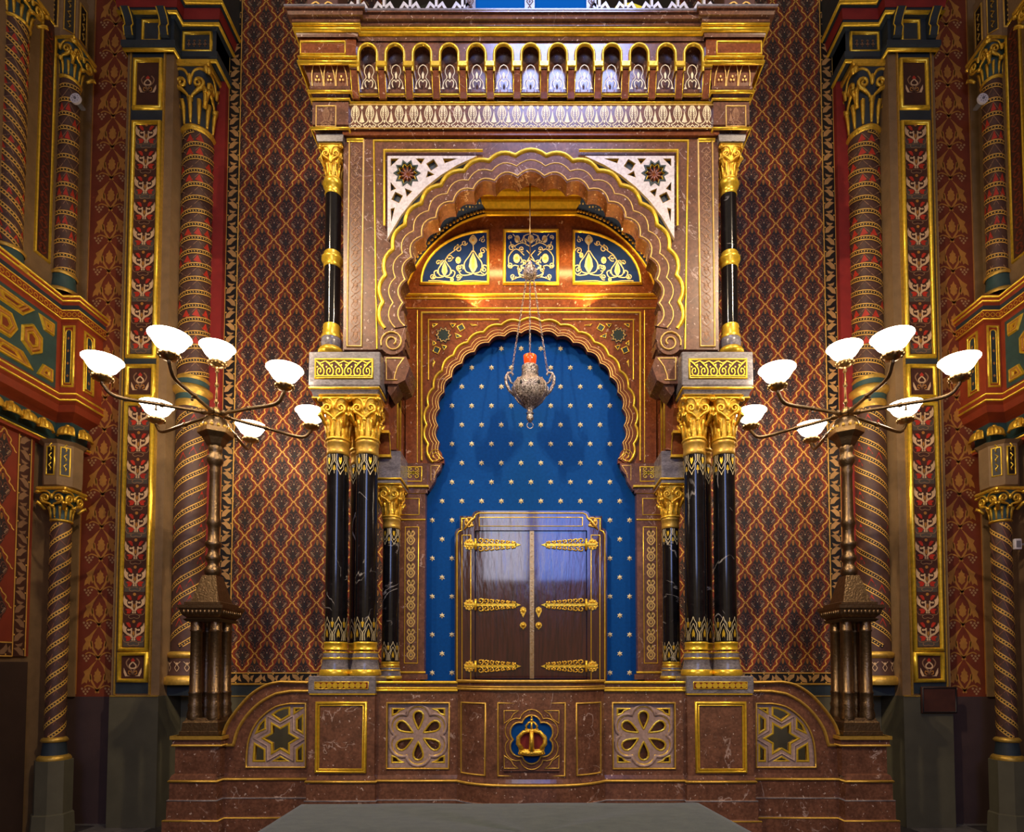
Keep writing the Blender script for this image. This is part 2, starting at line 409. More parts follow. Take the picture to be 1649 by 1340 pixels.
def diaper(flip, fm, u0, u1, v0, v1, par, uo=0, skip=None):
    o = Orn(fm, flip); a, b = .250, .348; r = 0; v = v0
    while v < v1:
        u = u0 + uo + (a / 2 if r % 2 else 0)
        while u < u1:
            if u - a * .5 >= u0 - .16 and u + a * .5 <= u1 + .09 and not (skip and skip(u, v)): diaper_cell(o, u, v, a, b)
            u += a
        v += b / 2; r += 1
    o.build('stencilled_diaper', DIA, par, kind='stuff')
def border_run(o, u0, u1, v0, v1, vert, pitch=.13):
    "gold leaf border on a navy ground between two gold fillets"
    o.at(0, 0, 1)
    o.fill([(u0, v0), (u1, v0), (u1, v1), (u0, v1)], 0, .001)
    L = (v1 - v0) if vert else (u1 - u0); Wd = (u1 - u0) if vert else (v1 - v0); n = max(1, round(L / pitch)); p = L / n
    for k in range(n):
        def tr(q): return [((u0 + u1) / 2 + y * Wd, v0 + (k + .5 + x) * p) if vert else (u0 + (k + .5 + x) * p, (v0 + v1) / 2 + y * Wd) for x, y in q]
        sg = 1 if k % 2 else -1
        o.fill(tr([(-.48, -.40 * sg), (-.1, -.34 * sg), (.16, .0 * sg), (.04, .42 * sg), (-.18, .12 * sg), (-.42, -.08 * sg)]), 1, .002)
        o.fill(tr([(.46, -.30 * sg), (.2, -.2 * sg), (.16, .1 * sg), (.34, .3 * sg), (.34, .05 * sg)]), 1, .002)
        o.dot(*tr([(0, -.38 * sg)])[0], .008, 2)
    for e in (0, 1):
        o.line([(u0 + (u1 - u0) * e, v0), (u0 + (u1 - u0) * e, v1)] if vert else [(u0, v0 + (v1 - v0) * e), (u1, v0 + (v1 - v0) * e)], .011, 2, .004)
def back_side(flip):
    z1 = 8.75
    diaper(flip, onY(YB), -3.075, -1.40, PZ(1083, YB) + .02, z1, wall, .0)
    o = Orn(onY(YB - .006), flip); zb = PZ(1083, YB)
    border_run(o, -3.20, -3.075, zb - .1, z1, True)
    border_run(o, -3.2, -1.3, zb - .115, zb - .005, False)
    o.build('stencilled_border', [BLK, BORDG, WPLINE], wall, kind='stuff')
    m = MB(flip); m.box(-3.57, -1.0, YB - .012, YB, ZD + .005, PZ(1103, YB)); m.build('navy_band', NAVY, wall)
    m = MB(flip); m.box(-3.57, -1.0, YB - .02, YB, PZ(1103, YB), PZ(1103, YB) + .014); m.box(-3.57, -1.0, YB - .02, YB, ZD - .004, ZD + .006); m.build('gilt_fillet', GOLDD, wall)
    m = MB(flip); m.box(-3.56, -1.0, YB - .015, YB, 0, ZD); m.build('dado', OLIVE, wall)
    m = MB(flip); m.box(-3.6, -3.2, YRED, YB, PZ(1100, YRED), 9); m.build('crimson_recess', CRIMSON, wall)
    # pier with the vine band, deep in the corner
    m = MB(flip); m.box(-4.75, -4.0, YV, YB, PZ(1122, YV), 9); m.build('corner_pier', RUST, wall)
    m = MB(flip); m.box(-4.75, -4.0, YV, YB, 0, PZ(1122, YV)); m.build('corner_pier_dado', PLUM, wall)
    o = Orn(onY(YV), flip); p = .325; n = 24; uc = -4.262
    for k in range(n):
        v = PZ(1115, YV) + (k + .5) * p; o.at(uc, v, .155)
        o.fill([(.06, 1.0), (.3, .78), (.6, .46), (.9, .26), (.8, .06), (.96, -.22), (1.02, -.56), (.8, -.40), (.68, -.5), (.6, -.22), (.5, -.42), (.40, -.2), (.47, .15), (.36, .5)], 0, .002, mir=True)
        o.line(crv([(.44, .1), (.38, -.3), (.2, -.62), (0, -.95), (-.12, -1.08)], 3), .020, 0, .002, mir=True)
        o.line(crv([(0, -.95), (.3, -.72), (.62, -.62), (.82, -.74)], 3), .013, 0, .002, mir=True)
        o.sym([(0, .5), (.08, .3), (.2, .22), (.17, .1), (.27, -.02), (.2, -.12), (.22, -.3), (.06, -.42), (0, -.5)], 0, .002)
        for dx, dy in ((.52, -.82), (.74, -.86), (.96, -.82), (.62, -1.0), (.85, -1.0), (.74, -1.15)): o.dot(dx, dy, .08, 1, .002, 5); o.dot(-dx, dy, .08, 1, .002, 5)
    o.at(0, 0)
    for x in (-4.47, -4.055): o.line([(x, PZ(1118, YV)), (x, 8.9)], .010, 0, .003)
    o.build('vine_stencil', [OCHRE, CREAMD], wall, kind='stuff')
    m = MB(flip); m.box(-4.62, -4.475, YV - .02, YV, PZ(1122, YV), 9); m.build('sand_strip', SAND, wall)
both(back_side)
# ------------------------------------------------------------------ painted pilasters
def lotus(o, u, v, s, m0=0):
    o.at(u, v, s)
    o.fill([(.03, -.42), (.3, -.10), (.58, .02), (.66, .26), (.60, .48), (.80, .62), (.92, .92), (1.0, .5), (.92, .12), (.6, -.16), (.3, -.30), (.07, -.60)], 0, .003, mir=True)
    o.line(crv([(.05, -.5), (.2, -.14), (.17, .14), (.28, .27), (.48, .22)], 3), .013, 0, .0032, mir=True)
    o.dot(.48, .26, .1, 0, .0034); o.dot(-.48, .26, .1, 0, .0034); o.dot(.2, .34, .09, 0, .0034); o.dot(-.2, .34, .09, 0, .0034)
    o.dot(.1, -.62, .09, 0, .0034); o.dot(-.1, -.62, .09, 0, .0034)
    o.sym([(0, .2), (.12, -.05), (0, -.32)], 2, .003)
    o.fill([(.24, .48), (.30, .78), (.46, .94), (.72, .90), (.56, .66), (.42, .5)], 1, .002, mir=True)
    o.fill([(.2, -.46), (.36, -.72), (.66, -.74), (.62, -.5), (.80, -.34), (.5, -.26), (.3, -.34)], 1, .002, mir=True)
    o.line(crv([(0, -.76), (.3, -.82), (.5, -1.0), (.3, -1.16), (0, -1.08)], 3), .006, 3, .002, mir=True)
    o.line(crv([(.3, -.85), (.8, -.8), (.98, -.4), (.9, -.1)], 3), .006, 3, .002, mir=True)
    o.dot(0, 1.0, .15, 2, .003)
def palm_panel(o, u, v, s):
    o.at(u, v, s)
    o.sym([(0, .9), (.2, .66), (.14, .5), (0, .55)], 1, .002)
    o.line(crv([(0, .5), (.3, .2), (.26, -.05), (0, -.12)], 3), .012, 0, .003, mir=True)
    o.line(crv([(.35, .85), (.62, .5), (.5, .1), (.12, -.3), (0, -.8)], 3), .012, 3, .002, mir=True)
    o.fill([(.2, -.85), (.5, -.8), (.62, -.5), (.85, -.05), (.86, -.5), (.7, -.88)], 0, .003, mir=True)
    o.line(crv([(.1, -.5), (.35, -.35), (.4, -.62), (.2, -.68)], 3), .008, 2, .002, mir=True)
def pilaster(flip):
    Y = YPIL
    m = MB(flip); m.box(-4.035, -3.57, Y, YB, PZ(1121, Y), 9); root = m.build('trim_1' if not flip else 'trim_2', SAND); st(root)
    m = MB(flip); m.box(-4.035, -3.565, Y - .02, YB, 0, PZ(1121, Y)); m.build('dado', OLIVE, root)
    m = MB(flip); m.box(-3.995, -3.655, Y - .01, Y, PZ(1117, Y), 8.9)
    m.build('navy_field', NAVY, root)
    x0, x1 = -3.95, -3.69
    m = MB(flip); m.box(-4.0, -3.985, Y - .018, Y, PZ(1119, Y), 8.9); m.box(-3.665, -3.65, Y - .018, Y, PZ(1119, Y), 8.9); m.box(-4.03, -3.57, Y - .025, Y, PZ(1121, Y) - .006, PZ(1121, Y) + .008); m.build('gilt_fillet', GOLDD, root)
    for k, (ya, yb, kind) in enumerate([(100, 176, 'p'), (200, 575, 'l'), (591, 640, 'p'), (651, 1046, 'l'), (1053, 1096, 'p')]):
        za, zb = PZ(ya, Y), PZ(yb, Y)
        m = MB(flip); m.frame(x0, x1, zb, za, Y - .01, .02, .03); m.build('gilded_frame', GOLD, root)
        m = MB(flip); m.box(x0 + .012, x1 - .012, Y - .013, Y - .005, zb + .01, za - .01); m.build('painted_panel', DARKBR, root)
        o = Orn(onY(Y - .014), flip); uc = (x0 + x1) / 2; hw = (x1 - x0) / 2 - .03
        if kind == 'l':
            n = round((za - zb) / .272); p = (za - zb - .03) / n
            o.at(0, 0); 
            for k in range(n):
                v = zb + .015 + (k + .55) * p
                if k % 2 == 0: o.at(0, 0).fill([(x0 + .03, v - p * .5), (x1 - .03, v - p * .5), (x1 - .03, v - p * .1), (x0 + .03, v - p * .1)], 4, .0006)
                lotus(o, uc, v, hw * 1.08)
        else: palm_panel(o, uc, (za + zb) / 2, min(hw, (za - zb) / 2 - .02))
        o.build('painted_lotus', [CREAM, RED, OCHRE, WPTAN, SLATE], root, kind='stuff')
both(pilaster)
# ------------------------------------------------------------------ spiral-painted columns of the room
def spiral_paint(o, r, z0, z1, lead, starts, d, band=.032, red=.4, seed=1):
    c = 2 * pi * r; n = 24; rn = random.Random(seed)
    def pos(k, a): return z0 - lead + lead * (k / starts + a)
    T = (z1 - z0) / lead + 1.02
    def run(off, w, mm, lift, k):
        p = []
        for i in range(int(T * n) + 1):
            v = pos(k, i / n) + off
            if z0 <= v <= z1: p.append((d * c * i / n, v))
        if len(p) > 1: o.line(p, w, mm, lift)
    pz = lead / starts; o.at(0, 0)
    for k in range(starts):
        run(0, band, 0, .0015, k); run(band * .62, .010, 1, .0025, k); run(-band * .62, .010, 1, .0025, k)
        st_ = .026 / hypot(c, lead)
        i = 0
        while i * st_ < T:
            v = pos(k, i * st_)
            if z0 < v < z1: o.dot(d * c * i * st_, v, .0075, 1, .003, 4)
            i += 1
        N = 10; q = []; isred = False
        for i in range(int(T * N)):
            v = pos(k, i / N) + pz / 2; u = d * c * i / N; hgt = max(.012, pz * .5 - band * .85)
            if i % 2 == 0: isred = rn.random() < red
            if not z0 + hgt < v < z1 - hgt: continue
            q.append((u, v + (hgt if i % 2 else -hgt)))
            if isred:
                e = c / N * .42; o.fill([(u - e, v - hgt * .85), (u + e, v - hgt * .85 + lead / N * .4 * 0), (u, v + hgt * .8)], 2, .0012)
        if len(q) > 1: o.line(q, .006, 3, .002)
def capital(m, cx, cy, z0, z1, r0, hw, mi=0, ab=.12, n=24, faces=((0, -1), (1, 0), (-1, 0)), m2=None, flute=True):
    "bell capital: necking ring, fluted lower bell, scrolled square upper stage, abacus"
    h = z1 - z0; za = z1 - h * ab; zm = z0 + h * .42; m2 = mi if m2 is None else m2
    prof = []
    for k in range(11):
        t = k / 10; z = z0 + (za - z0) * t
        base = r0 * (1 + .05 * sin(pi * min(1, t / .4)));  q = max(0, (t - .35) / .65) ** 1.1
        prof.append((z, base, q))
    rows = []
    for z, b, q in prof:
        row = []
        for i in range(n):
            a = 2 * pi * i / n; e = 2 + 5 * q
            sup = (abs(cos(a)) ** e + abs(sin(a)) ** e) ** (-1 / e)
            r = (b + (hw * .90 - b) * q) * (1 + (sup - 1) * q); row.append((cx + r * cos(a), cy + r * sin(a), z))
        rows.append(row)
    m.grid(rows, m2, True, True)
    m.box(cx - hw, cx + hw, cy - hw, cy + hw, za, z1, mi, min(.012, h * .03))
    m.lathe([(r0 * .98, z0 - h * .03), (r0 * 1.13, z0 - h * .01), (r0 * 1.17, z0 + h * .02), (r0 * 1.1, z0 + h * .05), (r0, z0 + h * .055)], cx, cy, n, mi)
    if flute:
        for i in range(12):
            a = 2 * pi * i / 12
            p = [(cx + r0 * k * cos(a), cy + r0 * k * sin(a), z0 + h * t) for k, t in ((1.02, .07), (1.05, .2), (1.10, .34), (1.24, .43), (1.34, .41))]
            m.tube(p, [r0 * .09, r0 * .13, r0 * .16, r0 * .17, r0 * .07], 5, mi)
    for fx, fy in faces:
        def fp(u, z, o=0): return (cx + fx * (hw * .80 + (z - zm) / (za - zm) * hw * .08 + o) - fy * u, cy + fy * (hw * .80 + (z - zm) / (za - zm) * hw * .08 + o) + fx * u, z)
        for s in (-1, 1):
            sp = spiral(s * hw * .42, zm + (za - zm) * .50, hw * .30, hw * .05, -pi / 2, s * 1.5, 16)
            stem = [(0, zm - h * .02), (s * hw * .14, zm + (za - zm) * .14)] + sp
            m.tube([fp(u, z) for u, z in stem], [hw * .07] * 2 + [hw * (.10 - .035 * i / 16) for i in range(17)], 5, mi)
            m.tube([fp(u, z) for u, z in crv([(0, zm + (za - zm) * .55), (s * hw * .2, za - h * .07), (s * hw * .5, za - h * .03), (s * hw * .8, za - h * .06)], 3)], hw * .07, 5, mi)
            m.ball(fp(s * hw * .93, za - h * .06, -hw * .02), hw * .14, hw * .14, h * .05, mi, 8, 5)
            m.tube([fp(s * hw * k, zm + (za - zm) * t, o) for k, t, o in ((.6, -.2, -.16 * hw), (.8, .1, -.04 * hw), (.98, .22, .02 * hw), (1.0, .1, .1 * hw))], [hw * .08, hw * .12, hw * .12, hw * .03], 5, mi)
        m.ball(fp(0, zm + (za - zm) * .62), hw * .12, hw * .12, h * .09, mi, 8, 5)
        m.ball(fp(0, zm + (za - zm) * .0), hw * .15, hw * .15, h * .05, mi, 8, 5)
PAINT = [BLK, WPLINE, RED, WPTAN, NAVY]
PAINTD = [BLK, WPLINE, RED, MAUVE, NAVY]
def great_column(flip):
    Y = 5.86; x = PX(311.5, 600, Y); r = .146
    side = 'right' if flip else 'left'
    root = thing('spiral_column', (-x if flip else x, Y, PZ(1103, Y)), f'tall thick spiral-banded painted wall column behind the {side} bronze lamp', 'column', 'spiral-painted wall columns')
    z = lambda py: PZ(py, Y - r)
    m = MB(flip); m.lathe([(r, z(1050)), (r, z(650))], x, Y, 28); m.lathe([(r * .97, z(605)), (r * .97, z(200))], x, Y, 28); m.build('shaft', SHAFT, root)
    o = Orn(onC(x, Y, r), flip); d = 1
    spiral_paint(o, r, z(1042), z(652), .66, 4, d, .036, .35, 5); spiral_paint(o, r, z(604), z(208), .28, 2, d, .030, .4, 9)
    o.build('spiral_paint', PAINT, root, kind='stuff')
    m = MB(flip)
    m.lathe([(r, z(652)), (r * 1.1, z(648)), (r * 1.02, z(640)), (r * 1.02, z(632)), (r * 1.3, z(628)), (r * 1.3, z(621)), (r * 1.02, z(617)), (r * 1.02, z(608)), (r * 1.1, z(604)), (r * .97, z(600))], x, Y, 28, 0)
    m.build('collar', GOLDD, root)
    m = MB(flip); m.lathe([(r * 1.04, z(641)), (r * 1.05, z(632))], x, Y, 28); m.lathe([(r * 1.04, z(616)), (r * 1.05, z(608))], x, Y, 28); m.build('collar_band', TEAL, root)
    m = MB(flip)
    m.lathe([(r * 1.45, z(1103)), (r * 1.5, z(1099)), (r * 1.45, z(1091)), (r * 1.15, z(1088))], x, Y, 28, 0)
    m.lathe([(r * 1.18, z(1088)), (r * 1.1, z(1075)), (r * 1.08, z(1058))], x, Y, 28, 1)
    m.lathe([(r * 1.1, z(1060)), (r * 1.22, z(1057)), (r * 1.22, z(1052)), (r, z(1049))], x, Y, 28, 0)
    m.build('base', [GOLDD, SHAFT], root)
    o = Orn(onC(x, Y, r * 1.125), flip)
    for k in range(7):
        u = (k - 3) * r * .6; o.at(u, z(1073), .05)
        o.line(crv([(0, -1), (.4, -.3), (.1, .3), (.6, .9)], 3), .006, 0, .004, mir=True); o.dot(0, .5, .25, 0, .004)
    o.build('base_stencil', [CREAM], root, kind='stuff')
    m = MB(flip); capital(m, x, Y, z(205), z(103), r * .98, .205, 0, .1, m2=1, faces=((0, -1), (1, 0), (-1, 0))); m.build('capital', [GOLDC, NAVY], root)
    # entablature block above it, breaking forward from the pilaster
    x0, x1 = -3.60, -3.20; Yb = 5.62
    zz = lambda py: PZ(py, Yb)
    t = st(thing('trim_3' if not flip else 'trim_4', (-x if flip else x, Yb, zz(103)), None, None))
    YK = 5.70
    path = [(-4.04, 5.75), (-4.04, YPIL - .03), (-3.56, YPIL - .03), (-3.56, YK), (x1, YK), (x1, YB)]
    m = MB(flip); m.mould(path, [(0, zz(86)), (.03, zz(82)), (.03, zz(74)), (.0, zz(72)), (0, zz(36)), (.03, zz(34)), (.05, zz(28)), (.07, zz(10)), (.10, zz(6)), (.10, zz(-60))]); m.box(x0 - .4, x0, YPIL, YB, zz(86), zz(-60)); m.box(x0, x1, YK + .01, YB, zz(86), zz(-60)); m.build('entablature_block', NAVY, t)
    m = MB(flip)
    for py, oo in ((86, .0), (33, .04), (8, .1)): m.roll(path, oo, zz(py), .02)
    m.build('gilded_moulding', GOLD, t)
    m = MB(flip); m.mould(path, [(.056, zz(27)), (.074, zz(12))]); m.build('crimson_band', CRIMSON, t)
    m = MB(flip); m.frame(-3.53, x1 - .05, zz(70), zz(40), YK, .014, .02); m.frame(-3.87, -3.70, zz(72), zz(40), YPIL - .03, .014, .02); m.build('gilded_frame', GOLD, t)
    m = MB(flip)
    for xx in (-3.98, -3.63):
        for k in range(2): pass
        m.prism([(0, zz(72)), (-.05, zz(70)), (-.07, zz(60)), (-.04, zz(52)), (-.07, zz(44)), (-.12, zz(36)), (0, zz(36))], xx - .04, xx + .04, 0, (), lambda a, b, d: (d, YPIL - .03 + a, b))
    m.build('bracket', NAVY, t)
    m = MB(flip)
    for xx in (-3.98, -3.63):
        for e in (-.04, .04): m.tube([(xx + e, YPIL - .03 + a, zz(b)) for a, b in ((-.05, 70), (-.07, 60), (-.045, 52), (-.07, 44), (-.12, 37))], .007, 5)
    m.build('gilded_edge', GOLD, t)
    o = Orn(onY(YK), flip)
    for k in range(5): o.at(-3.475 + k * .055, zz(56), .045); o.line([(0, -.9), (0, .6)], .01, 0, .004); o.dot(0, .5, .28, 0, .004); o.line([(-.4, -.2), (0, -.6), (.4, -.2)], .008, 0, .004)
    o.build('stencil', [WPTAN], t, kind='stuff')
    m = MB(flip); m.box(-3.57, x1 + .0, YRED - .16, YB, PZ(1119, YRED), PZ(1103, YRED)); m.build('column_plinth', NAVY, root)
both(great_column)
# ------------------------------------------------------------------ side walls, balconies and small spiral columns
XB0, XB1, YST = -4.457, -4.30, 5.42
def side_wall(flip):
    m = MB(flip); m.box(-5.0, -4.62, -3, YB, 0, 9.6); wl = st(m.build('wall_left' if not flip else 'wall_right', SAND))
    zl = lambda py: PZ(py, 5.3)
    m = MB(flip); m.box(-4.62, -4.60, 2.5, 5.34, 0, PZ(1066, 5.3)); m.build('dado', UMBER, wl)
    X = -4.60; m = MB(flip); m.box(-4.62, X, 2.5, 5.34, PZ(1057, 5.3), zl(690)); m.build('patterned_field', WPBASE, wl)
    o = Orn(onX(X), flip); a, b = .250, .348; z0 = PZ(1057, 5.3); r = 0; v = z0 + .25
    while v < zl(700):
        u = 4.15 + (a / 2 if r % 2 else 0)
        while u < 5.12: diaper_cell(o, u, v, a, b); u += a
        v += b / 2; r += 1
    o.build('stencilled_diaper', DIA, wl, kind='stuff')
    o = Orn(onX(X + .002), flip); border_run(o, 5.17, 5.30, z0, zl(700), True); border_run(o, 3.9, 5.17, z0, z0 + .12, False)
    o.build('stencilled_border', [DARKBR, WPTAN, WPLINE], wl, kind='stuff')
    # upper wall with its long sunk panel
    m = MB(flip); m.box(-4.64, -4.55, 2.5, YV, PZ(480, 5.4), 9.5); m.build('upper_wall', SAND, wl)
    zt, zb = PZ(60, 5.45), PZ(432, 5.45)
    m = MB(flip); m.box(-4.56, -4.545, 5.215, 5.36, zb, zt); m.build('sunk_panel', DARKBR, wl)
    m = MB(flip); m.sweep([(5.21, zb), (5.21, zt), (5.365, zt), (5.365, zb)], [(.012 * -cos(pi * i / 5), .02 * sin(pi * i / 5)) for i in range(6)], lambda u, v, h: (-4.55 + h, u, v), True, 0, True)
    m.build('gilded_frame', GOLD, wl)
    o = Orn(onX(-4.545), flip)
    for k in range(18):
        o.at(5.287, zb + .08 + k * (zt - zb - .1) / 18, .05); o.line(crv([(0, -1), (.8, -.2), (-.6, .4), (0, 1)], 3), .012, 0, .003); o.line(crv([(0, -1), (-.8, -.2), (.6, .4), (0, 1)], 3), .012, 0, .003)
    o.build('panel_stencil', [RUST], wl, kind='stuff')
both(side_wall)
def small_column(flip, x, Y, r, pyb, pyt, pycap, label, lower=False):
    z = lambda py: PZ(py, Y - r)
    root = thing('spiral_column', (-x if flip else x, Y, z(pyb)), label, 'column', 'spiral-painted wall columns')
    zb, zs, zc, zt = z(pyb), z(pyb - 36), z(pyt), z(pycap)
    m = MB(flip); m.lathe([(r, zs), (r * .96, zc)], x, Y, 20); m.build('shaft', SHAFT, root)
    o = Orn(onC(x, Y, r), flip); spiral_paint(o, r, zs, zc - .01, *((.42, 3, 1, .026, .0) if lower else (.46, 4, -1, .026, .5) if Y < 5.2 else (.14, 1, 1, .026, .35)))
    o.build('spiral_paint', PAINTD if lower else PAINT, root, kind='stuff')
    m = MB(flip)
    m.lathe([(r * 1.6, zb), (r * 1.65, zb + .02), (r * 1.5, zb + .04), (r * 1.25, zb + .05)], x, Y, 20, 0)
    m.lathe([(r * 1.25, zb + .05), (r * 1.12, zb + .14), (r * 1.1, zs - .03)], x, Y, 20, 1)
    m.lathe([(r * 1.2, zs - .035), (r * 1.35, zs - .02), (r * 1.2, zs), (r, zs + .01)], x, Y, 20, 0)
    m.build('base', [GOLDD, TEAL if not lower else NAVY], root)
    m = MB(flip); capital(m, x, Y, zc, zt, r * .98, r * 1.75, 0, .1, 20, m2=1); m.build('capital', [GOLDC, TEAL], root)
    return root
def side_columns(flip):
    sd = 'right' if flip else 'left'
    small_column(flip, PX(107.5, 300, 5.5), 5.5, .086, 470, 122, 66, f'spiral-painted column on the {sd} balcony corner, beside the white disc')
    small_column(flip, PX(21, 200, 4.95), 4.95, .092, 425, 22, -30, f'spiral-painted column on the {sd} balcony at the photo edge')
    small_column(flip, PX(94, 1000, 5.45), 5.45, .080, 1226, 838, 786, f'slender dark spiral column under the {sd} balcony on an olive plinth', True)
    # plinth
    x, Y = PX(94, 1000, 5.45), 5.45; z1 = PZ(1226, Y - .1)
    root = thing('column_plinth', (-x if flip else x, Y, FZ), f'octagonal olive plinth under the slender dark column of the {sd} wall', 'plinth', 'olive column plinths')
    m = MB(flip); m.lathe([(0, z1), (.15, z1), (.15, .25)], x, Y, 8, 0, False, rot=pi / 8); m.build('block', OLIVE, root)
    m = MB(flip); m.lathe([(.15, .25), (.165, .24), (.175, FZ), (0, FZ)], x, Y, 8, 0, False, rot=pi / 8); m.build('foot', OLIVE, root)
both(side_columns)
def balcony(flip):
    sd = 'right' if flip else 'left'
    path = [(XB0, 2.6), (XB0, YST), (XB1, YST), (XB1, YV)]
    Z = lambda py: PZ(py, YST)
    root = thing('balcony', (-XB0 if flip else XB0, YST, Z(705)), f'painted and gilded balcony front projecting from the {sd} wall above gilt shells', 'balcony', 'painted balconies')
    m = MB(flip)
    m.mould(path, [(-.25, Z(470)), (.0, Z(474)), (.05, Z(481)), (.05, Z(490)), (.02, Z(495)), (.02, Z(502)), (.03, Z(504)), (.025, Z(516)), (.0, Z(519)), (0, Z(632)), (.02, Z(634)), (.025, Z(648)), (-.0, Z(652)), (-.02, Z(662)), (-.09, Z(668)), (-.12, Z(672)), (-.14, Z(700)), (-.10, Z(706)), (-.10, Z(714)), (-.2, Z(718))])
    m.build('body', ORANGER, root)
    m = MB(flip); m.mould(path, [(-.118, Z(672.5)), (-.136, Z(699)), (-.10, Z(705))]); m.build('shell_cove', TEAL, root)
    m = MB(flip); m.mould(path, [(.021, Z(501)), (.024, Z(493))]); m.build('navy_band', NAVY, root)
    m = MB(flip)
    for py, oo, r in ((483, .048, .012), (489.5, .045, .010), (503, .03, .006), (516, .025, .008), (636, .018, .011), (646, .022, .012), (708, -.10, .012)): m.roll(path, oo, Z(py), r)
    m.build('gilded_moulding', GOLD, root)
    o = Orn(lambda u, v, h: (XB0 + .03 + h, u, v), flip); o2 = Orn(onY(YST - .03), flip); o3 = Orn(lambda u, v, h: (XB1 + .03 + h, u, v), flip)
    zc = Z(510)
    for k in range(22): o.at(4.2 + k * .056, zc, .02); o.line(arc(0, 0, 1, 0, 2 * pi, 8), .007, 0, .003)
    for k in range(4): o2.at(XB0 + .05 + k * .05, zc, .02); o2.line(arc(0, 0, 1, 0, 2 * pi, 8), .007, 0, .003)
    for k in range(6): o3.at(YST + .03 + k * .054, zc, .02); o3.line(arc(0, 0, 1, 0, 2 * pi, 8), .007, 0, .003)
    for q in (o2, o3): o.add(q.v, q.f, 0)
    o.build('guilloche_inlay', [GOLD], root, kind='stuff')
    # arched panels of the corner pier
    def niche_panel(fm, uc, hw):
        za, zb = Z(526), Z(622)
        m = MB(flip); n = [(.010 * -cos(pi * i / 5), .014 * sin(pi * i / 5)) for i in range(6)]
        m.sweep([(uc - hw, zb), (uc - hw, za), (uc + hw, za), (uc + hw, zb)], n, fm, True, 0, True)
        iw = hw * .55; zs = za - .06
        m.sweep([(uc - iw, zb + .03)] + [(uc - iw * cos(pi * i / 8), zs + iw * sin(pi * i / 8)) for i in range(9)] + [(uc + iw, zb + .03)], [(a * .6, b * .7) for a, b in n], fm, True, 0, True)
        m.build('gilded_frame', GOLD, root)
        q = Orn(fm, flip); q.fill([(uc - iw, zb + .03)] + [(uc - iw * cos(pi * i / 8), zs + iw * sin(pi * i / 8)) for i in range(9)] + [(uc + iw, zb + .03)], 0, .003)
        for k in range(4):
            q.at(uc, zb + .10 + k * .12, iw * .55); q.sym([(0, 1), (.5, .2), (1, -.1), (.5, -.3), (.2, -1), (0, -1)], 1, .006)
        q.build('arched_panel', [NAVY, OCHRE], root)
    niche_panel(onY(YST), (XB0 + XB1) / 2 + .0, .05); niche_panel(lambda u, v, h: (XB1 + h, u, v), YST + .15, .06)
    # geometric front: teal field with gilded sunk shapes
    fm = lambda u, v, h: (XB0 + h, u, v)
    za, zb = Z(524), Z(630)
    q = Orn(fm, flip); q.fill([(2.6, zb), (5.37, zb), (5.37, za), (2.6, za)], 0, .004); q.build('teal_field', [TEAL], root)
    zm = (za + zb) / 2; hh = (za - zb) / 2
    def shape(poly):
        c = (sum(p[0] for p in poly) / len(poly), sum(p[1] for p in poly) / len(poly))
        m = MB(flip)
        for k, (sc, mi) in enumerate(((1, 0), (.72, 1), (.5, 0))):
            pp = [(c[0] + (a - c[0]) * sc, c[1] + (b - c[1]) * sc) for a, b in poly]
            m.sweep(pp, [(-.013, .004), (-.008, .02), (.004, .022), (.013, .004)], fm, True, mi)
        m.add([fm(a, b, .006) for a, b in poly], [list(range(len(poly)))], 2)
        m.build('coffer', [GOLD, OCHRE, RUST], root)
    for k in range(2):
        c = 5.10 - k * .62
        shape([(c + .11 * cos(pi * i / 3 + pi / 6) * 1.0, zm + .13 * sin(pi * i / 3 + pi / 6)) for i in range(6)])
        shape([(c + .13, zm + .17), (c + .22, zm + .17), (c + .22, zm + hh - .05), (c + .08, zm + hh - .05)])
        shape([(c + .13, zm - .17), (c + .22, zm - .17), (c + .22, zm - hh + .05), (c + .08, zm - hh + .05)])
        shape([(c - .10, zm + .17), (c, zm + hh - .05), (c - .42, zm + hh - .05), (c - .36, zm + .17)])
        shape([(c - .10, zm - .17), (c, zm - hh + .05), (c - .42, zm - hh + .05), (c - .36, zm - .17)])
        shape([(c - .16, zm), (c - .22, zm + .1), (c - .36, zm + .1), (c - .36, zm - .1), (c - .22, zm - .1)])
    # shells of the coved underside
    me = None
    def shell_mesh():
        a = MB(); n = 15; rows = []
        for j in range(6):
            q = j / 5
            row = []
            for i in range(n):
                t = -pi / 2 + pi * i / (n - 1); rib = (.9 if i % 2 else 1.0)
                row.append((.085 * sin(t) * sin(pi * .5 * q) ** .7 * rib, -.075 * sin(pi * .5 * q) * (.35 + .65 * cos(t)) * rib, .10 * cos(pi * .5 * q) ** .8 * 1.0 - .02))
            rows.append(row)
        a.grid(rows, 0, False); a.tube([r for r in rows[-1]], .009, 5); a.ball((0, -.01, .075), .022, .022, .018)
        return a.mesh('gilt_shell', GOLDC)
    me = shell_mesh()
    def shell(x, y, rot):
        o = link(me, 'gilt_shell', root, ((-x if flip else x), y, Z(694))); o.rotation_euler = (0, 0, rot)
    for k in range(8): shell(XB0 - .07, 5.33 - k * .17, pi / 2 if not flip else -pi / 2)
    shell((XB0 + XB1) / 2 - .05, YST + .09, 0); shell(XB1 - .08, YST + .2, pi / 2 if not flip else -pi / 2)
    # bearing block under the corner, over the lower column
    x, Y = PX(94, 1000, 5.45), 5.45; z0, z1 = PZ(782, Y - .1), Z(716)
    m = MB(flip); m.lathe([(.10, z0 - .03), (.15, z0), (.155, z0 + .06), (.155, z1 - .03), (.19, z1)], x, Y, 8, 0, False, rot=pi / 8); m.build('bearing_block', SAND, root)
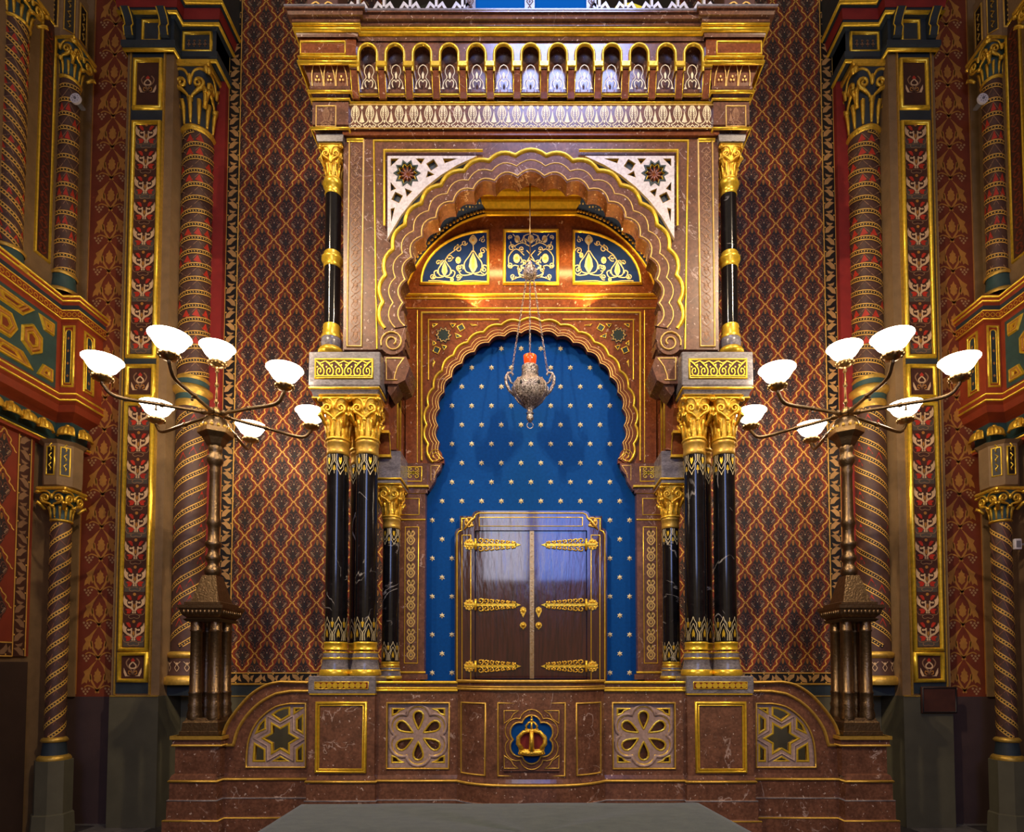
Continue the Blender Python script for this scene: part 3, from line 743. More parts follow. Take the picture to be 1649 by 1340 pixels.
    for ang in (-pi / 2, -pi / 4):
        a = ang; fmx = lambda u, v, h: (x + cos(a) * (.143 + h) - sin(a) * u, Y + sin(a) * (.143 + h) + cos(a) * u, v)
        m = MB(flip); n = [(.006 * -cos(pi * i / 4), .010 * sin(pi * i / 4)) for i in range(5)]
        m.sweep([(-.035, z0 + .09), (-.035, z1 - .06), (.035, z1 - .06), (.035, z0 + .09)], n, fmx, True, 0, True)
        m.add([fmx(u, v, .003) for u, v in ((-.03, z0 + .095), (.03, z0 + .095), (.03, z1 - .065), (-.03, z1 - .065))], [[0, 1, 2, 3]], 1)
        for k in range(3): m.tube([fmx(sin(3 * t) * .012, z0 + .13 + k * .09 + t * .03, .006) for t in (0, .8, 1.6, 2.4)], .006, 4, 0)
        m.build('niche_panel', [GOLD, BLK], root)
both(balcony)
# upper brackets at the very top of the side walls
def top_block(flip):
    x, Y = PX(107.5, 60, 5.5), 5.5; z0 = PZ(66, Y - .1)
    t = st(thing('trim_5' if not flip else 'trim_6', (-x if flip else x, Y, z0), None, None))
    m = MB(flip); m.lathe([(.13, z0 - .02), (.165, z0), (.17, z0 + .04), (.17, z0 + .55)], x, Y, 8, 0, False, rot=pi / 8); m.build('impost_block', SAND, t)
    for ang in (-pi / 2, -pi / 4, 0):
        a = ang; fmx = lambda u, v, h: (x + cos(a) * (.157 + h) - sin(a) * u, Y + sin(a) * (.157 + h) + cos(a) * u, v)
        m = MB(flip); m.sweep([(-.04, z0 + .08), (-.04, z0 + .45), (.04, z0 + .45), (.04, z0 + .08)], [(.006 * -cos(pi * i / 4), .010 * sin(pi * i / 4)) for i in range(5)], fmx, True, 0, True)
        m.add([fmx(u, v, .003) for u, v in ((-.035, z0 + .09), (.035, z0 + .09), (.035, z0 + .44), (-.035, z0 + .44))], [[0, 1, 2, 3]], 1)
        for k in range(3): m.tube([fmx(sin(3 * t) * .014, z0 + .12 + k * .1 + t * .03, .006) for t in (0, .8, 1.6, 2.4)], .006, 4, 0)
        m.build('niche_panel', [GOLDD, BLK], t)
both(top_block)
# ------------------------------------------------------------------ the ark: marble aedicule on columns
ark = thing('torah_ark', (0, YN, PZ(1094, YN)), 'tall brown marble and gilt shrine with a scalloped arch over a starry blue niche', 'shrine')
def dotted_blue():
    t = NT('blue_paint_with_gold_specks')
    v = t.add('ShaderNodeTexVoronoi'); v.inputs['Scale'].default_value = 34; v.inputs['Randomness'].default_value = .15; t.link(t.co, v.inputs['Vector'])
    t.set(Base_Color=t.ramp(v.outputs['Distance'], [(.24, C(210, 195, 140)), (.3, C(40, 66, 134))]), Roughness=.6); return t.m
BLUEDOT = dotted_blue()
zE = lambda py, o=0: PZ(py, YE - o)
XO, XI = PX(503, 180, YE - .03), -1.50
EP = [(XO, YB), (XO, YE - .03), (XI, YE - .03), (XI, YE), (-XI, YE), (-XI, YE - .03), (-XO, YE - .03), (-XO, YB)]
m = MB()
m.mould(EP, [(-.2, zE(212)), (0, zE(206)), (0, zE(170)), (-.012, zE(168)), (-.0, zE(166)), (.0, zE(158)), (.02, zE(152)), (.02, zE(148)), (0, zE(147)), (0, zE(66)), (.095, zE(66, .095)), (.10, zE(62, .1)), (.115, zE(44, .115)), (.125, zE(41, .125)), (.125, zE(36, .125)), (.15, zE(30, .15)), (.155, zE(22, .155)), (.17, zE(19, .17)), (.17, zE(14, .17)), (-.3, zE(12, .17))])
m.build('entablature', BROWN, ark)
m = MB()
for py, o, r in ((46.5, .115, .012), (55, .105, .019), (154, .022, .014), (166, .004, .011)): m.roll(EP, o, zE(py, o), r)
m.build('gilded_moulding', GOLD, ark)
m = MB(); m.mould(EP, [(.168, zE(17.5, .17)), (.174, zE(16.5, .17)), (.174, zE(14, .17)), (.16, zE(13, .17))]); m.build('silvered_edge', GREY, ark)
for sg in (-1, 1):
    m = MB(); pth = [(sg * XO, YB), (sg * XO, YE - .03), (sg * XI, YE - .03), (sg * XI, YE)]
    if sg < 0: pth = [(-XI, YE), (-XI, YE - .03), (-XO, YE - .03), (-XO, YB)]
    m.roll(pth, .002, zE(213), .012); m.build('gilded_moulding', GOLD, ark)
# corbel table: thirteen little arched recesses
pitch = 43.7; hw = 15.0
top, spr, bot = 66, 88, 148
AB = .085
c = [[854.5 + (k - 6) * pitch, 0] for k in range(13)]
poly = [(560, top), (560, bot - 42)]
xs = []
for cx, _ in c:
    poly += [(cx - hw, bot - 42)] + [(cx - hw * cos(pi * i / 10), spr - hw * sin(pi * i / 10)) for i in range(11)] + [(cx + hw, bot - 42)]
poly += [(1150, bot - 42), (1150, top)]
m = MB(); m.prism(pts(poly, YE - AB), YE - AB, YE - .0); m.build('corbel_arcade', BROWN, ark)
ARCH = {}
def arcade_unit(cx):
    # shared meshes in local coordinates about the recess axis
    if not ARCH:
        x0, z0 = P(854.5, bot, YE - AB); s = (PX(855.5, 110, YE - AB) - PX(854.5, 110, YE - AB))
        g = lambda px, py: (px * s, PZ(py, YE - AB) - z0)
        a = MB(); p = [g(-hw, 118)] + [g(-hw * cos(pi * i / 10), spr - hw * sin(pi * i / 10)) for i in range(11)] + [g(hw, 118)]
        a.trace(p, -AB, .012, .022); ARCH['archivolt'] = a.mesh('archivolt', GOLD)
        a = MB(); rows = []
        for k in range(9):
            t = k / 8; z = g(0, bot - 2 - t * 76)[1]; yy = -.03 - .0 * t + .055 * sin(pi * t) - .01
            rows.append([(hw * s * 1.05 * u, yy + .012 * (1 - u * u) , z) for u in (-1, -.5, 0, .5, 1)])
        a.grid(rows, 0); ARCH['back'] = a.mesh('recess_back', BROWN)
        q = Orn(lambda u, v, h: (u, -.045 - h + .0 * v, v)); zc = g(0, 117)[1]
        q.at(0, zc, .078, .09)
        q.sym([(0, .55), (.13, .3), (.1, .0), (0, -.2)], 0, .002)
        q.line(crv([(0, 1.2), (.35, 1.0), (.5, .5), (.3, .0), (.62, -.4), (.75, -.9)], 3), .006, 0, .002, mir=True)
        q.line(crv([(.3, -.95), (.42, -.5), (.2, -.25), (0, -.45)], 3), .007, 0, .002, mir=True)
        q.fill([(.55, -1.1), (.9, -1.1), (.7, -.8)], 0, .002, mir=True)
        ARCH['inlay'] = q.mesh('arabesque_inlay', GPALE)
        a = MB(); xw = (pitch / 2 - hw) * s
        prof = [(-.03, 0), (-.045, g(0, 140)[1]), (-.065, g(0, 128)[1]), (-.09, g(0, 114)[1]), (-.0, g(0, 114)[1]), (0, 0)]
        a.prism(prof, -xw * .88, xw * .88, 0, (), lambda p_, q_, d: (d, p_, q_)); ARCH['corbel'] = a.mesh('corbel', BROWNR)
        a = MB(); za, zb = g(0, 113)[1], g(0, 103)[1]
        a.box(-xw * 1.15, xw * 1.15, -.112, -.0, zb - .045, zb + .004, 0, .006); a.box(-xw * 1.0, xw * 1.0, -.1, 0, za, zb - .046, 1)
        a.frame(-xw * .85, xw * .85, .01, g(0, 115)[1], -.0, .004, .0)
        for sx in (-1, 1): a.tube([(sx * xw * .86, p_ - .002, q_) for p_, q_ in prof[:4]], .004, 4)
        ARCH['cap'] = a.mesh('corbel_cap', [GOLD, BROWN]); ARCH['z'] = z0
    x = PX(cx, 110, YE - AB); loc = (x, YE, ARCH['z'])
    bk = link(ARCH['back'], 'arched_recess', ark, loc); link(ARCH['archivolt'], 'archivolt', bk, loc); link(ARCH['inlay'], 'arabesque_inlay', bk, loc)
for cx, _ in c: arcade_unit(cx)
for k in range(14):
    x = PX(854.5 + (k - 6.5) * pitch, 110, YE - AB); cb = link(ARCH['corbel'], 'corbel', ark, (x, YE, ARCH['z'])); link(ARCH['cap'], 'corbel_cap', cb, (x, YE, ARCH['z']))
# corner breaks of the cornice with sunk panel and lancet flare
def corner_break(flip):
    pth = [(XO, YB), (XO, YE - .03), (XI, YE - .03), (XI, YE - .0)]
    m = MB(flip); m.mould(pth, [(.01, zE(150)), (.02, zE(142)), (.05, zE(122)), (.075, zE(112)), (.08, zE(110)), (.08, zE(66))]); m.build('corner_break', BROWNR, ark)
    m = MB(flip); m.roll(pth, .082, zE(99, .08), .012); m.roll(pth, .078, zE(107, .08), .018); m.build('gilded_moulding', GOLD, ark)
    xa, xb = XO - .02, XI + .02; Yf = YE - .03 - .08
    m = MB(flip); m.pframe(484, 68, 556, 88, Yf, .006, .012); m.build('gilded_frame', GOLD, ark)
    o = Orn(lambda u, v, h: (u, YE - .03 - .01 - (v - zE(150)) / (zE(112) - zE(150)) * .065 - h, v), flip); zb, zt = zE(148), zE(113)
    for k in range(3):
        xl, xr = XO + (XI - XO) * k / 3, XO + (XI - XO) * (k + 1) / 3; xm = (xl + xr) / 2; hh = zt - zb; ww = xr - xl
        o.line(crv([(xl + .004, zb), (xl + .1 * ww, zb + hh * .45), (xm, zt)], 4), .006, 0, .006); o.line(crv([(xr - .004, zb), (xr - .1 * ww, zb + hh * .45), (xm, zt)], 4), .006, 0, .006)
        for dx, dz in ((-.012, .04), (.012, .04), (0, .062)): o.dot(xm + dx, zb + dz, .008, 0, .006)
    o.build('lancet_inlay', [GLINE], ark)
both(corner_break)
# frieze with inlaid palmettes
def palmette(o, u, v, s):
    o.at(u, v, s, s)
    o.line(crv([(0, .95), (.22, .6), (.28, .15), (.12, -.25), (.3, -.5), (.5, -.6)], 3), .0075, 0, .002, mir=True)
    o.fill([(0, .95), (.16, .6), (.2, .15), (.06, -.2), (.04, .3)], 0, .0015, mir=True)
    for k in range(3): o.line([(.06, .3 - k * .15), (.22, .42 - k * .15)], .003, 1, .0025, mir=True)
    o.line([(-.5, -.62), (-.25, -.85), (0, -.6), (.25, -.85), (.5, -.62)], .007, 0, .002)
    o.line([(-.5, -.9), (-.25, -.66), (0, -.95), (.25, -.66), (.5, -.9)], .006, 0, .002)
    o.sym([(0, -.2), (.08, -.35), (0, -.5)], 0, .002)
    o.at(u + s * .5, v, s, s); o.sym([(0, .9), (.12, .72), (0, .54)], 0, .002); o.sym([(0, .5), (.05, .2), (.13, -.2), (.2, -.4), (0, -.46)], 0, .002)
x0, z0 = P(560, 206, YE); x1, z1 = P(1150, 171, YE); zc = (z0 + z1) / 2; n = 25; p = (x1 - x0) / n
o = Orn(onY(YE))
for k in range(n): palmette(o, x0 + (k + .5) * p, zc, p * .92)
o.build('palmette_inlay', [GPALE, BROWN], ark, kind='stuff')
m = MB(); m.frame(x0, x1, z0 - .005, z1 + .01, YE, .005, .008); m.build('gilded_frame', GLINE, ark)
def frieze_end(flip):
    xa, za = P(509, 204, YE - .03); xb, zb = P(541, 173, YE - .03)
    o = Orn(onY(YE - .03), flip); palmette(o, (xa + xb) / 2, (za + zb) / 2, .085); o.at(0, 0)
    o.build('palmette_inlay', [GFAINT, BROWN], ark)
    m = MB(flip); m.frame(xa, xb, za, zb + .01, YE - .03, .005, .008); m.build('gilded_frame', GLINE, ark)
both(frieze_end)
# ------------------------------------------------------------------ arch wall
ACX, ACY = 855, 489
inner = scallop(ACX, ACY, 204, 6, 10.46, 9, .26, 8)
poly = [(553, 563), (553, 204), (1157, 204), (1157, 563), (inner[-1][0], 563)] + inner[::-1] + [(inner[0][0], 563)]
m = MB(); m.prism(pts(poly, YW), YW, YW + .15); m.build('arch_wall', BROWN, ark)
def ring(Ra, ba, Rb, bb, n, cy, Y0, Y1, mat, name, cx=ACX):
    a = scallop(cx, cy, Ra, 6, 10.46, n, ba, 6); b = scallop(cx, cy, Rb, 6, 10.46, n, bb, 6)
    m = MB(); k = len(a); A, B = pts(a, Y0), pts(b, Y0)
    vs = [(x, Y0, z) for x, z in A] + [(x, Y0, z) for x, z in B] + [(x, Y1, z) for x, z in A] + [(x, Y1, z) for x, z in B]
    fs = []
    for i in range(k - 1): fs += [[i, i + 1, k + i + 1, k + i], [i, 2 * k + i, 2 * k + i + 1, i + 1], [k + i, k + i + 1, 3 * k + i + 1, 3 * k + i]]
    m.add(vs, fs); return m.build(name, mat, ark)
ring(238, .19, 203.5, .26, 9, ACY, YW - .022, YW, BROWN, 'arch_band')
ring(222, .22, 203, .26, 9, ACY, YW - .036, YW - .02, BROWN, 'arch_band')
def arch_line(R, b, n, cy, Y, w, d, name, mat=GOLD):
    m = MB(); m.trace(pts(scallop(ACX, cy, R, 6, 10.46, n, b, 6), Y), Y, w, d); return m.build(name, mat, ark)
arch_line(238, .19, 9, ACY, YW - .012, .020, .026, 'gilded_arch_roll')
arch_line(222, .22, 9, ACY, YW - .033, .006, .008, 'gilded_arch_line', GLINE)
arch_line(206.5, .25, 9, ACY, YW - .035, .006, .008, 'gilded_arch_line', GLINE)
def volute(flip):
    m = MB(flip); Y = YW - .034
    m.trace(pts(spiral(632, 551, 19, 4, pi * .9, 1.7, 26), Y), Y, .007, .012); m.build('volute_line', GLINE, ark)
    m = MB(flip); m.prism(pts([(632 + 20 * cos(2 * pi * i / 18), 551 + 20 * sin(2 * pi * i / 18)) for i in range(18)], Y), Y + .002, YW + .1)
    m.prism(pts([(612, 500), (650, 500), (654, 545), (640, 560), (612, 548)], Y), Y + .006, YW + .1); m.build('volute', BROWN, ark)
    m = MB(flip); Y = YW - .02
    m.prism(pts([(618, 574), (654, 574), (660, 590), (652, 612), (640, 618), (618, 618)], Y), Y, YW + .28); m.prism(pts([(624, 618), (640, 618), (634, 628), (628, 636), (623, 628)], Y), Y + .02, YW + .2); m.build('arch_corbel', BROWN, ark)
    m = MB(flip); m.trace(pts([(640, 612), (622, 612), (622, 577), (650, 577), (641, 590), (636, 604), (635, 612)], Y), Y, .005, .008); m.build('corbel_line', GLINE, ark)
    # flat pier panel with worn arabesque
    Y = YW
    m = MB(flip); m.pframe(559, 226, 586, 558, Y, .007, .012); m.build('gilded_frame', GLINE, ark)
    m = MB(flip); a, b = P(559, 226, Y); a2, _ = P(586, 226, Y); m.roll([(a, Y), (a2, Y)], 0, b, .016); m.build('gilded_sill', GOLD, ark)
    o = Orn(onY(Y), flip)
    for k in range(12):
        u, v = P(572.5, 250 + k * 26.2, Y); o.at(u, v, .05, .07)
        o.line(crv([(0, -1), (.7, -.5), (.2, .1), (.75, .5), (0, 1)], 3), .006, 0, .002, mir=True); o.line(crv([(0, -.6), (.35, 0), (0, .6)], 3), .005, 0, .002, mir=True)
        o.sym([(0, .3), (.2, 0), (0, -.3)], 0, .002)
    o.build('arabesque_inlay', [GFAINT], ark, kind='stuff')
    # pierced spandrel
    Y = YW - .032
    outer = [(624, 251), (768, 251)] + [(855 + 253 * sin(radians(-a)), 489 - 253 * cos(radians(a))) for a in (21, 28, 35, 42, 49, 56, 63)] + [(624, 384)]
    star = [(655.5 + (22 if i % 2 else 15.5) * sin(2 * pi * i / 20), 279 + (22 if i % 2 else 15.5) * cos(2 * pi * i / 20)) for i in range(20)]
    def rq(cx, cy, s, a): return [(cx + s * cos(radians(a + 90 * i)), cy + s * sin(radians(a + 90 * i))) for i in range(4)]
    holes = [star, rq(696, 265.5, 10, 12), rq(639.5, 318, 10, 72), [(629, 255), (643, 255), (629, 268)], [(669, 255), (684, 255), (678, 265)], [(689, 275), (700, 281), (686, 286)], [(629, 293), (638, 304), (629, 308)], [(652, 303), (664, 308), (655, 317)], [(713, 255), (738, 255), (716, 263)], [(629, 336), (636, 334), (630, 358)]]
    m = MB(flip); m.prism(pts(outer, Y), Y, Y + .05, 0, [pts(h, Y) for h in holes]); g = m.build('spandrel_grille', WHITE, ark)
    m = MB(flip); m.prism(pts([(a, b) for a, b in [(625, 252), (766, 252), (700, 290), (625, 380)]], Y), Y + .024, Y + .030); m.build('grille_backing', NAVY, g)
    m = MB(flip)
    for h in holes[1:]: m.sweep(pts(h, Y), [(-.006, .004), (.004, .03)], lambda a, b, d: (a, Y + d, b), True); m.sweep(pts(h, Y), [(.006, .004), (-.004, .03)], lambda a, b, d: (a, Y + d, b), True)
    m.build('gilded_reveal', GOLD, g)
    m = MB(flip)
    def stp(R, r): return pts([(655.5 + (R if i % 2 else r) * sin(2 * pi * i / 20), 279 + (R if i % 2 else r) * cos(2 * pi * i / 20)) for i in range(20)], Y)
    m.bar(stp(20, 14), .012, Y - .004, Y + .05, True, 1); m.bar(stp(17.2, 12), .006, Y + .006, Y + .05, True, 0)
    for i in range(10):
        m.tube([(a, Y + .018, b) for a, b in pts([(655.5, 279), (655.5 + 12 * sin(2 * pi * i / 10), 279 + 12 * cos(2 * pi * i / 10))], Y)], .011, 5, 2)
    m.build('star_rosette', [GOLD, DKGREEN, BROWNR], g)
    m = MB(flip); m.trace(pts([(778, 246.5), (620, 246.5), (620, 368)], YW), YW - .02, .010, .016); m.build('gilded_angle', GOLD, ark)
    m = MB(flip); m.trace(pts([(855, 227), (602, 227), (607, 563)], YW), YW, .008, .012); m.build('gilded_fillet', GOLD, ark)
both(volute)
m = MB(); z = PZ(213, YW); m.box(PX(553, 213, YW), -PX(553, 213, YW), YW - .025, YW + .02, PZ(222, YW), PZ(206, YW)); m.build('head_moulding', BROWNR, ark)
def flank(flip):
    m = MB(flip); x = PX(553, 400, YW); m.box(x, x + .1, YW + .02, YB, PZ(563, YW), PZ(204, YW)); m.build('side_wall', BROWN, ark)
both(flank)
# ------------------------------------------------------------------ lower column clusters, impost blocks, upper columns
COLP = {}
def shaft_inlay(o, r, zlo, zhi, up, n=6):
    p = 2 * pi * r / n; h = zhi - zlo; s = 1 if up else -1; zb = zlo if up else zhi
    def q(u, t): return (u, zb + s * t * h)
    for k in range(n):
        u = (k - n / 2 + .5) * p; o.at(0, 0)
        for e in (-1, 1):
            o.line([q(u + e * p * .46, 0), q(u + e * p * .46, .35), q(u + e * p * .28, .5), q(u + e * p * .28, .7), q(u + e * p * .1, .85), q(u, 1)], .004, 0, .0015)
            o.line([q(u + e * p * .3, 0), q(u + e * p * .34, .25), q(u + e * p * .12, .6), q(u, .72)], .004, 0, .0015)
        o.fill([q(u, .5), q(u + p * .13, .3), q(u + p * .1, .12), q(u, .2), q(u - p * .1, .12), q(u - p * .13, .3)], 1, .002)
        u2 = u + p / 2; o.fill([q(u2 - p * .14, .78), q(u2 + p * .14, .78), q(u2 + p * .05, .55), q(u2 - p * .05, .55)], 1, .002); o.line([q(u2, .78), q(u2, .95)], .004, 0, .002)
def dark_column(flip, x, Y, r, key, base_py, cap_py, ring_py, Yr, inlay, cw, bw, par=ark, grey=True):
    "black marble column: bulbous grey base, gilt rings, inlaid collars, gilded capital"
    z = lambda py: PZ(py, Yr)
    b0, b1 = base_py; c0, c1 = cap_py; hb = z(b1) - z(b0)
    m = MB(flip); m.lathe([(r, z(b1) - .01), (r * .97, z(ring_py))], x, Y, 24); sh = m.build('column', BLACK, par)
    m = MB(flip); B = z(b0)
    m.lathe([(0, B), (bw, B), (bw * 1.02, B + hb * .06), (bw, B + hb * .16), (bw * .93, B + hb * .19)], x, Y, 24, 0)
    m.lathe([(bw * .93, B + hb * .19), (r * 1.22, B + hb * .30), (r * 1.12, B + hb * .46), (r * 1.14, B + hb * .48)], x, Y, 24, 1)
    m.lathe([(r * 1.14, B + hb * .48), (r * 1.2, B + hb * .51), (r * 1.14, B + hb * .55)], x, Y, 24, 0)
    m.lathe([(r * 1.14, B + hb * .55), (r * 1.1, B + hb * .67)], x, Y, 24, 1)
    m.lathe([(r * 1.1, B + hb * .67), (r * 1.13, B + hb * .69), (r * 1.04, B + hb * .72)], x, Y, 24, 0)
    m.lathe([(r * 1.08, B + hb * .77), (r * 1.09, B + hb * .79), (r * 1.03, B + hb * .81), (r * 1.03, B + hb * .93), (r * 1.07, B + hb * .95), (r * 1.06, B + hb), (r, B + hb * 1.01)], x, Y, 24, 0)
    m.build('base', [GOLD, GREY], sh)
    m = MB(flip); zr, zc = z(ring_py), z(c0)
    m.lathe([(r * .97, zr - .004), (r * 1.05, zr), (r * 1.0, zr + (zc - zr) * .2), (r * 1.0, zr + (zc - zr) * .7), (r * 1.06, zr + (zc - zr) * .75), (r * 1.03, zc - .002), (r, zc)], x, Y, 24, 0); m.build('collar', GOLDD, sh)
    m = MB(flip); capital(m, x, Y, zc, z(c1), r * .98, cw, 0, .06); m.build('capital', GOLDC, sh)
    if inlay:
        o = Orn(onC(x, Y, r), flip); shaft_inlay(o, r, z(b1) + .012, z(b1) + .012 + inlay, True); shaft_inlay(o, r, z(ring_py) - inlay * .92, z(ring_py) - .01, False)
        o.build('shaft_inlay', [GPALE, GOLD], sh, kind='stuff')
    return sh
def cluster(flip):
    Yc, r = YP + .135, .088; Yr = Yc - r
    xa, xb = PX(536.5, 900, Yr), PX(585, 900, Yr)
    for x, Y in ((xa, Yc), (xb, Yc), ((xa + xb) / 2, Yc + .24)):
        dark_column(flip, x, Y, r, 'c', (1088.5, 1034), (706, 637), 729, Yr, .19, .128, .122)
    x0, x1 = PX(497, 600, YP), PX(612, 600, YP); y1 = YP + .56
    z = lambda py: PZ(py, YP)
    m = MB(flip); m.box(x0, x1, YP, y1, z(621), z(566), 0, .006)
    blk = m.build('impost_block', GREY, ark)
    loop = [(x0 + .02, y1), (x0 + .02, YP + .015), (x1 - .02, YP + .015), (x1 - .02, y1)]
    m = MB(flip); m.mould(loop, [(-.3, z(638)), (-.012, z(637)), (0, z(630)), (.01, z(627)), (.01, z(620))]); m.build('abacus', GREY, blk)
    m = MB(flip); m.roll(loop, .008, z(624.5), .011); m.roll(loop, -.008, z(638.5), .008); m.build('gilded_moulding', GOLD, blk)
    m = MB(flip); m.pframe(508, 579, 600, 609, YP, .008, .012); m.build('gilded_frame', GOLD, blk)
    m = MB(flip); m.rect(509, 580, 599, 608, YP - .004, YP + .02); m.build('fret_ground', DARKBR, blk)
    o = Orn(onY(YP - .005), flip)
    for k in range(6):
        u, v = P(516.5 + k * 15, 594, YP); s = .036; sg = 1 if k >= 3 else -1; o.at(u, v, s * sg, s * 1.65)
        o.line(crv([(.9, 1), (.1, .55), (-.75, -.1), (-.7, -.8), (0, -1), (.6, -.7), (.5, -.15), (0, 0), (-.15, -.4), (.1, -.55)], 3), .008, 0, .005)
        o.line([(-1, 1), (0, .7), (1, 1)], .007, 0, .004); o.line([(-1, -1), (1, -1)], .006, 0, .004); o.dot(-.5, .45, .2, 0, .004, 6, .15); o.dot(.7, .2, .18, 0, .004, 6, .13)
    o.build('fret_scrollwork', [GOLD], blk)
    # upper column in the re-entrant corner
    Yu, ru = 4.765, .066; Yr = Yu - ru; zu = lambda py: PZ(py, Yr); x = PX(531.5, 400, Yr)
    m = MB(flip); m.lathe([(ru, zu(525)), (ru * .98, zu(300))], x, Yu, 22); sh = m.build('column', BLACK, ark)
    m = MB(flip)
    m.lathe([(0, zu(566)), (ru * 1.6, zu(566)), (ru * 1.62, zu(561)), (ru * 1.3, zu(556))], x, Yu, 22, 0)
    m.lathe([(ru * 1.2, zu(556)), (ru * 1.3, zu(548)), (ru * 1.25, zu(541)), (ru * 1.05, zu(538))], x, Yu, 22, 1)
    m.lathe([(ru * 1.2, zu(540)), (ru * 1.24, zu(536)), (ru * 1.05, zu(533)), (ru * 1.1, zu(528)), (ru * 1.02, zu(526)), (ru * 1.08, zu(521)), (ru, zu(518))], x, Yu, 22, 0)
    m.build('base', [GOLD, GREY], sh)
    m = MB(flip)
    m.lathe([(ru, zu(425)), (ru * 1.12, zu(422)), (ru * 1.03, zu(418)), (ru * 1.35, zu(413)), (ru * 1.35, zu(409)), (ru * 1.03, zu(405)), (ru * 1.1, zu(402)), (ru, zu(400))], x, Yu, 22); m.build('shaft_ring', GOLD, sh)
    m = MB(flip); m.lathe([(ru, zu(308)), (ru * 1.08, zu(306)), (ru, zu(303)), (ru * 1.02, zu(298)), (ru * 1.2, zu(295)), (ru * 1.35, zu(290)), (ru * 1.2, zu(285)), (ru, zu(284))], x, Yu, 22); m.build('collar', GOLD, sh)
    m = MB(flip); capital(m, x, Yu, zu(284), zu(234), ru * .95, .098, 0, .06); m.build('capital', GOLDC, sh)
    m = MB(flip); m.mould([(x - .105, 4.95), (x - .105, Yu - .105), (x + .105, Yu - .105), (x + .105, 4.95)], [(-.1, zu(234)), (0, zu(234)), (.008, zu(226)), (.008, zu(224)), (-.1, zu(223))]); m.build('abacus', GREY, sh)
both(cluster)
# ------------------------------------------------------------------ niche: side walls, back wall with lunettes, inner arch
zN = lambda py: PZ(py, YN)
XN = PX(653, 480, YN)
def niche_side(flip):
    m = MB(flip)
    m.box(XN - .12, XN, YW + .15, YB - .05, PZ(630, YW), PZ(204, YW)); m.box(XN - .1, XN, 4.87, YB - .05, zN(745), PZ(628, YW)); m.build('niche_side_wall', BROWNR, ark)
    m = MB(flip)
    for Y in (4.89, 5.0): m.tube([(XN + .004, Y, zN(742)), (XN + .004, Y, zN(560))], .008, 6)
    m.build('gilded_fillet', GOLD, ark)
both(niche_side)
m = MB(); m.box(XN - .1, -XN + .1, YW + .15, YB - .05, PZ(214, YW), PZ(204, YW)); m.build('niche_ceiling', BROWNR, ark)
arcL = [(652, 470), (664, 440), (682, 412), (706, 386), (735, 364), (762, 352), (784, 346)]
bay = [(784, 322), (926, 322)]
poly = [(653, 473)] + arcL + bay + [(1710 - a, b) for a, b in arcL[::-1]] + [(1057, 473)]
m = MB(); m.prism(pts(poly, YN), YN, YN + .12); m.build('lunette_wall', BROWNR, ark)
m = MB(); inner2 = scallop(855, 686, 149.5, 6, 10.46, 10, .2, 5)
poly = [(653, 746), (653, 472), (1057, 472), (1057, 746), (inner2[-1][0], 746)] + inner2[::-1] + [(inner2[0][0], 746)]
m.prism(pts(poly, YN), YN, YN + .05); m.build('inner_arch_wall', BROWNR, ark)
def ring2(*a): return ring(*a)
ring(166, .17, 150, .2, 10, 686, YN - .016, YN, BROWNR, 'inner_arch_band')
for R, b, w_, d in ((168, .17, .013, .020), (160, .18, .004, .006), (154.5, .19, .005, .007), (150.5, .2, .005, .006)):
    arch_line(R, b, 10, 686, YN - (.012 if R < 167 else .006), w_, d, 'gilded_arch_line', GOLD if R > 167 else GLINE)
m = MB(); xa = XN + .0
for py, r in ((475, .014), (481, .007), (496.5, .006)): m.roll([(xa, YN), (-xa, YN)], 0, zN(py), r)
m.build('gilded_cornice_line', GOLD, ark)
BAYX = PX(784, 335, YN)
bp = [(BAYX, YN + .1), (BAYX, YN), (-BAYX, YN), (-BAYX, YN + .1)]
m = MB(); m.mould(bp, [(0, zN(348)), (.012, zN(347)), (.02, zN(343)), (.012, zN(341)), (.014, zN(338)), (.045, zN(331)), (.05, zN(328)), (.05, zN(323)), (.075, zN(319)), (.085, zN(314)), (.08, zN(310)), (-.05, zN(308))], smooth=False); m.build('bay_cornice', GOLD, ark)
m = MB()
for s in (-1, 1):
    for k in range(3):
        x = s * (.03 + .085 * k); z = zN(300)
        m.tube([(x + s * a, YN - .05 - .02 * b, z + c_) for a, b, c_ in ((0, 0, -.03), (.03, 1, .03), (.06, 1.5, .035), (.085, 1, -.01), (.07, .5, -.04), (.045, .5, -.02))], [.012, .02, .022, .02, .016, .008], 6)
        m.ball((x + s * .045, YN - .06, z + .045), .022, .015, .03)
m.ball((0, YN - .06, zN(296)), .03, .02, .06); m.build('carved_foliage', GOLDC, ark)
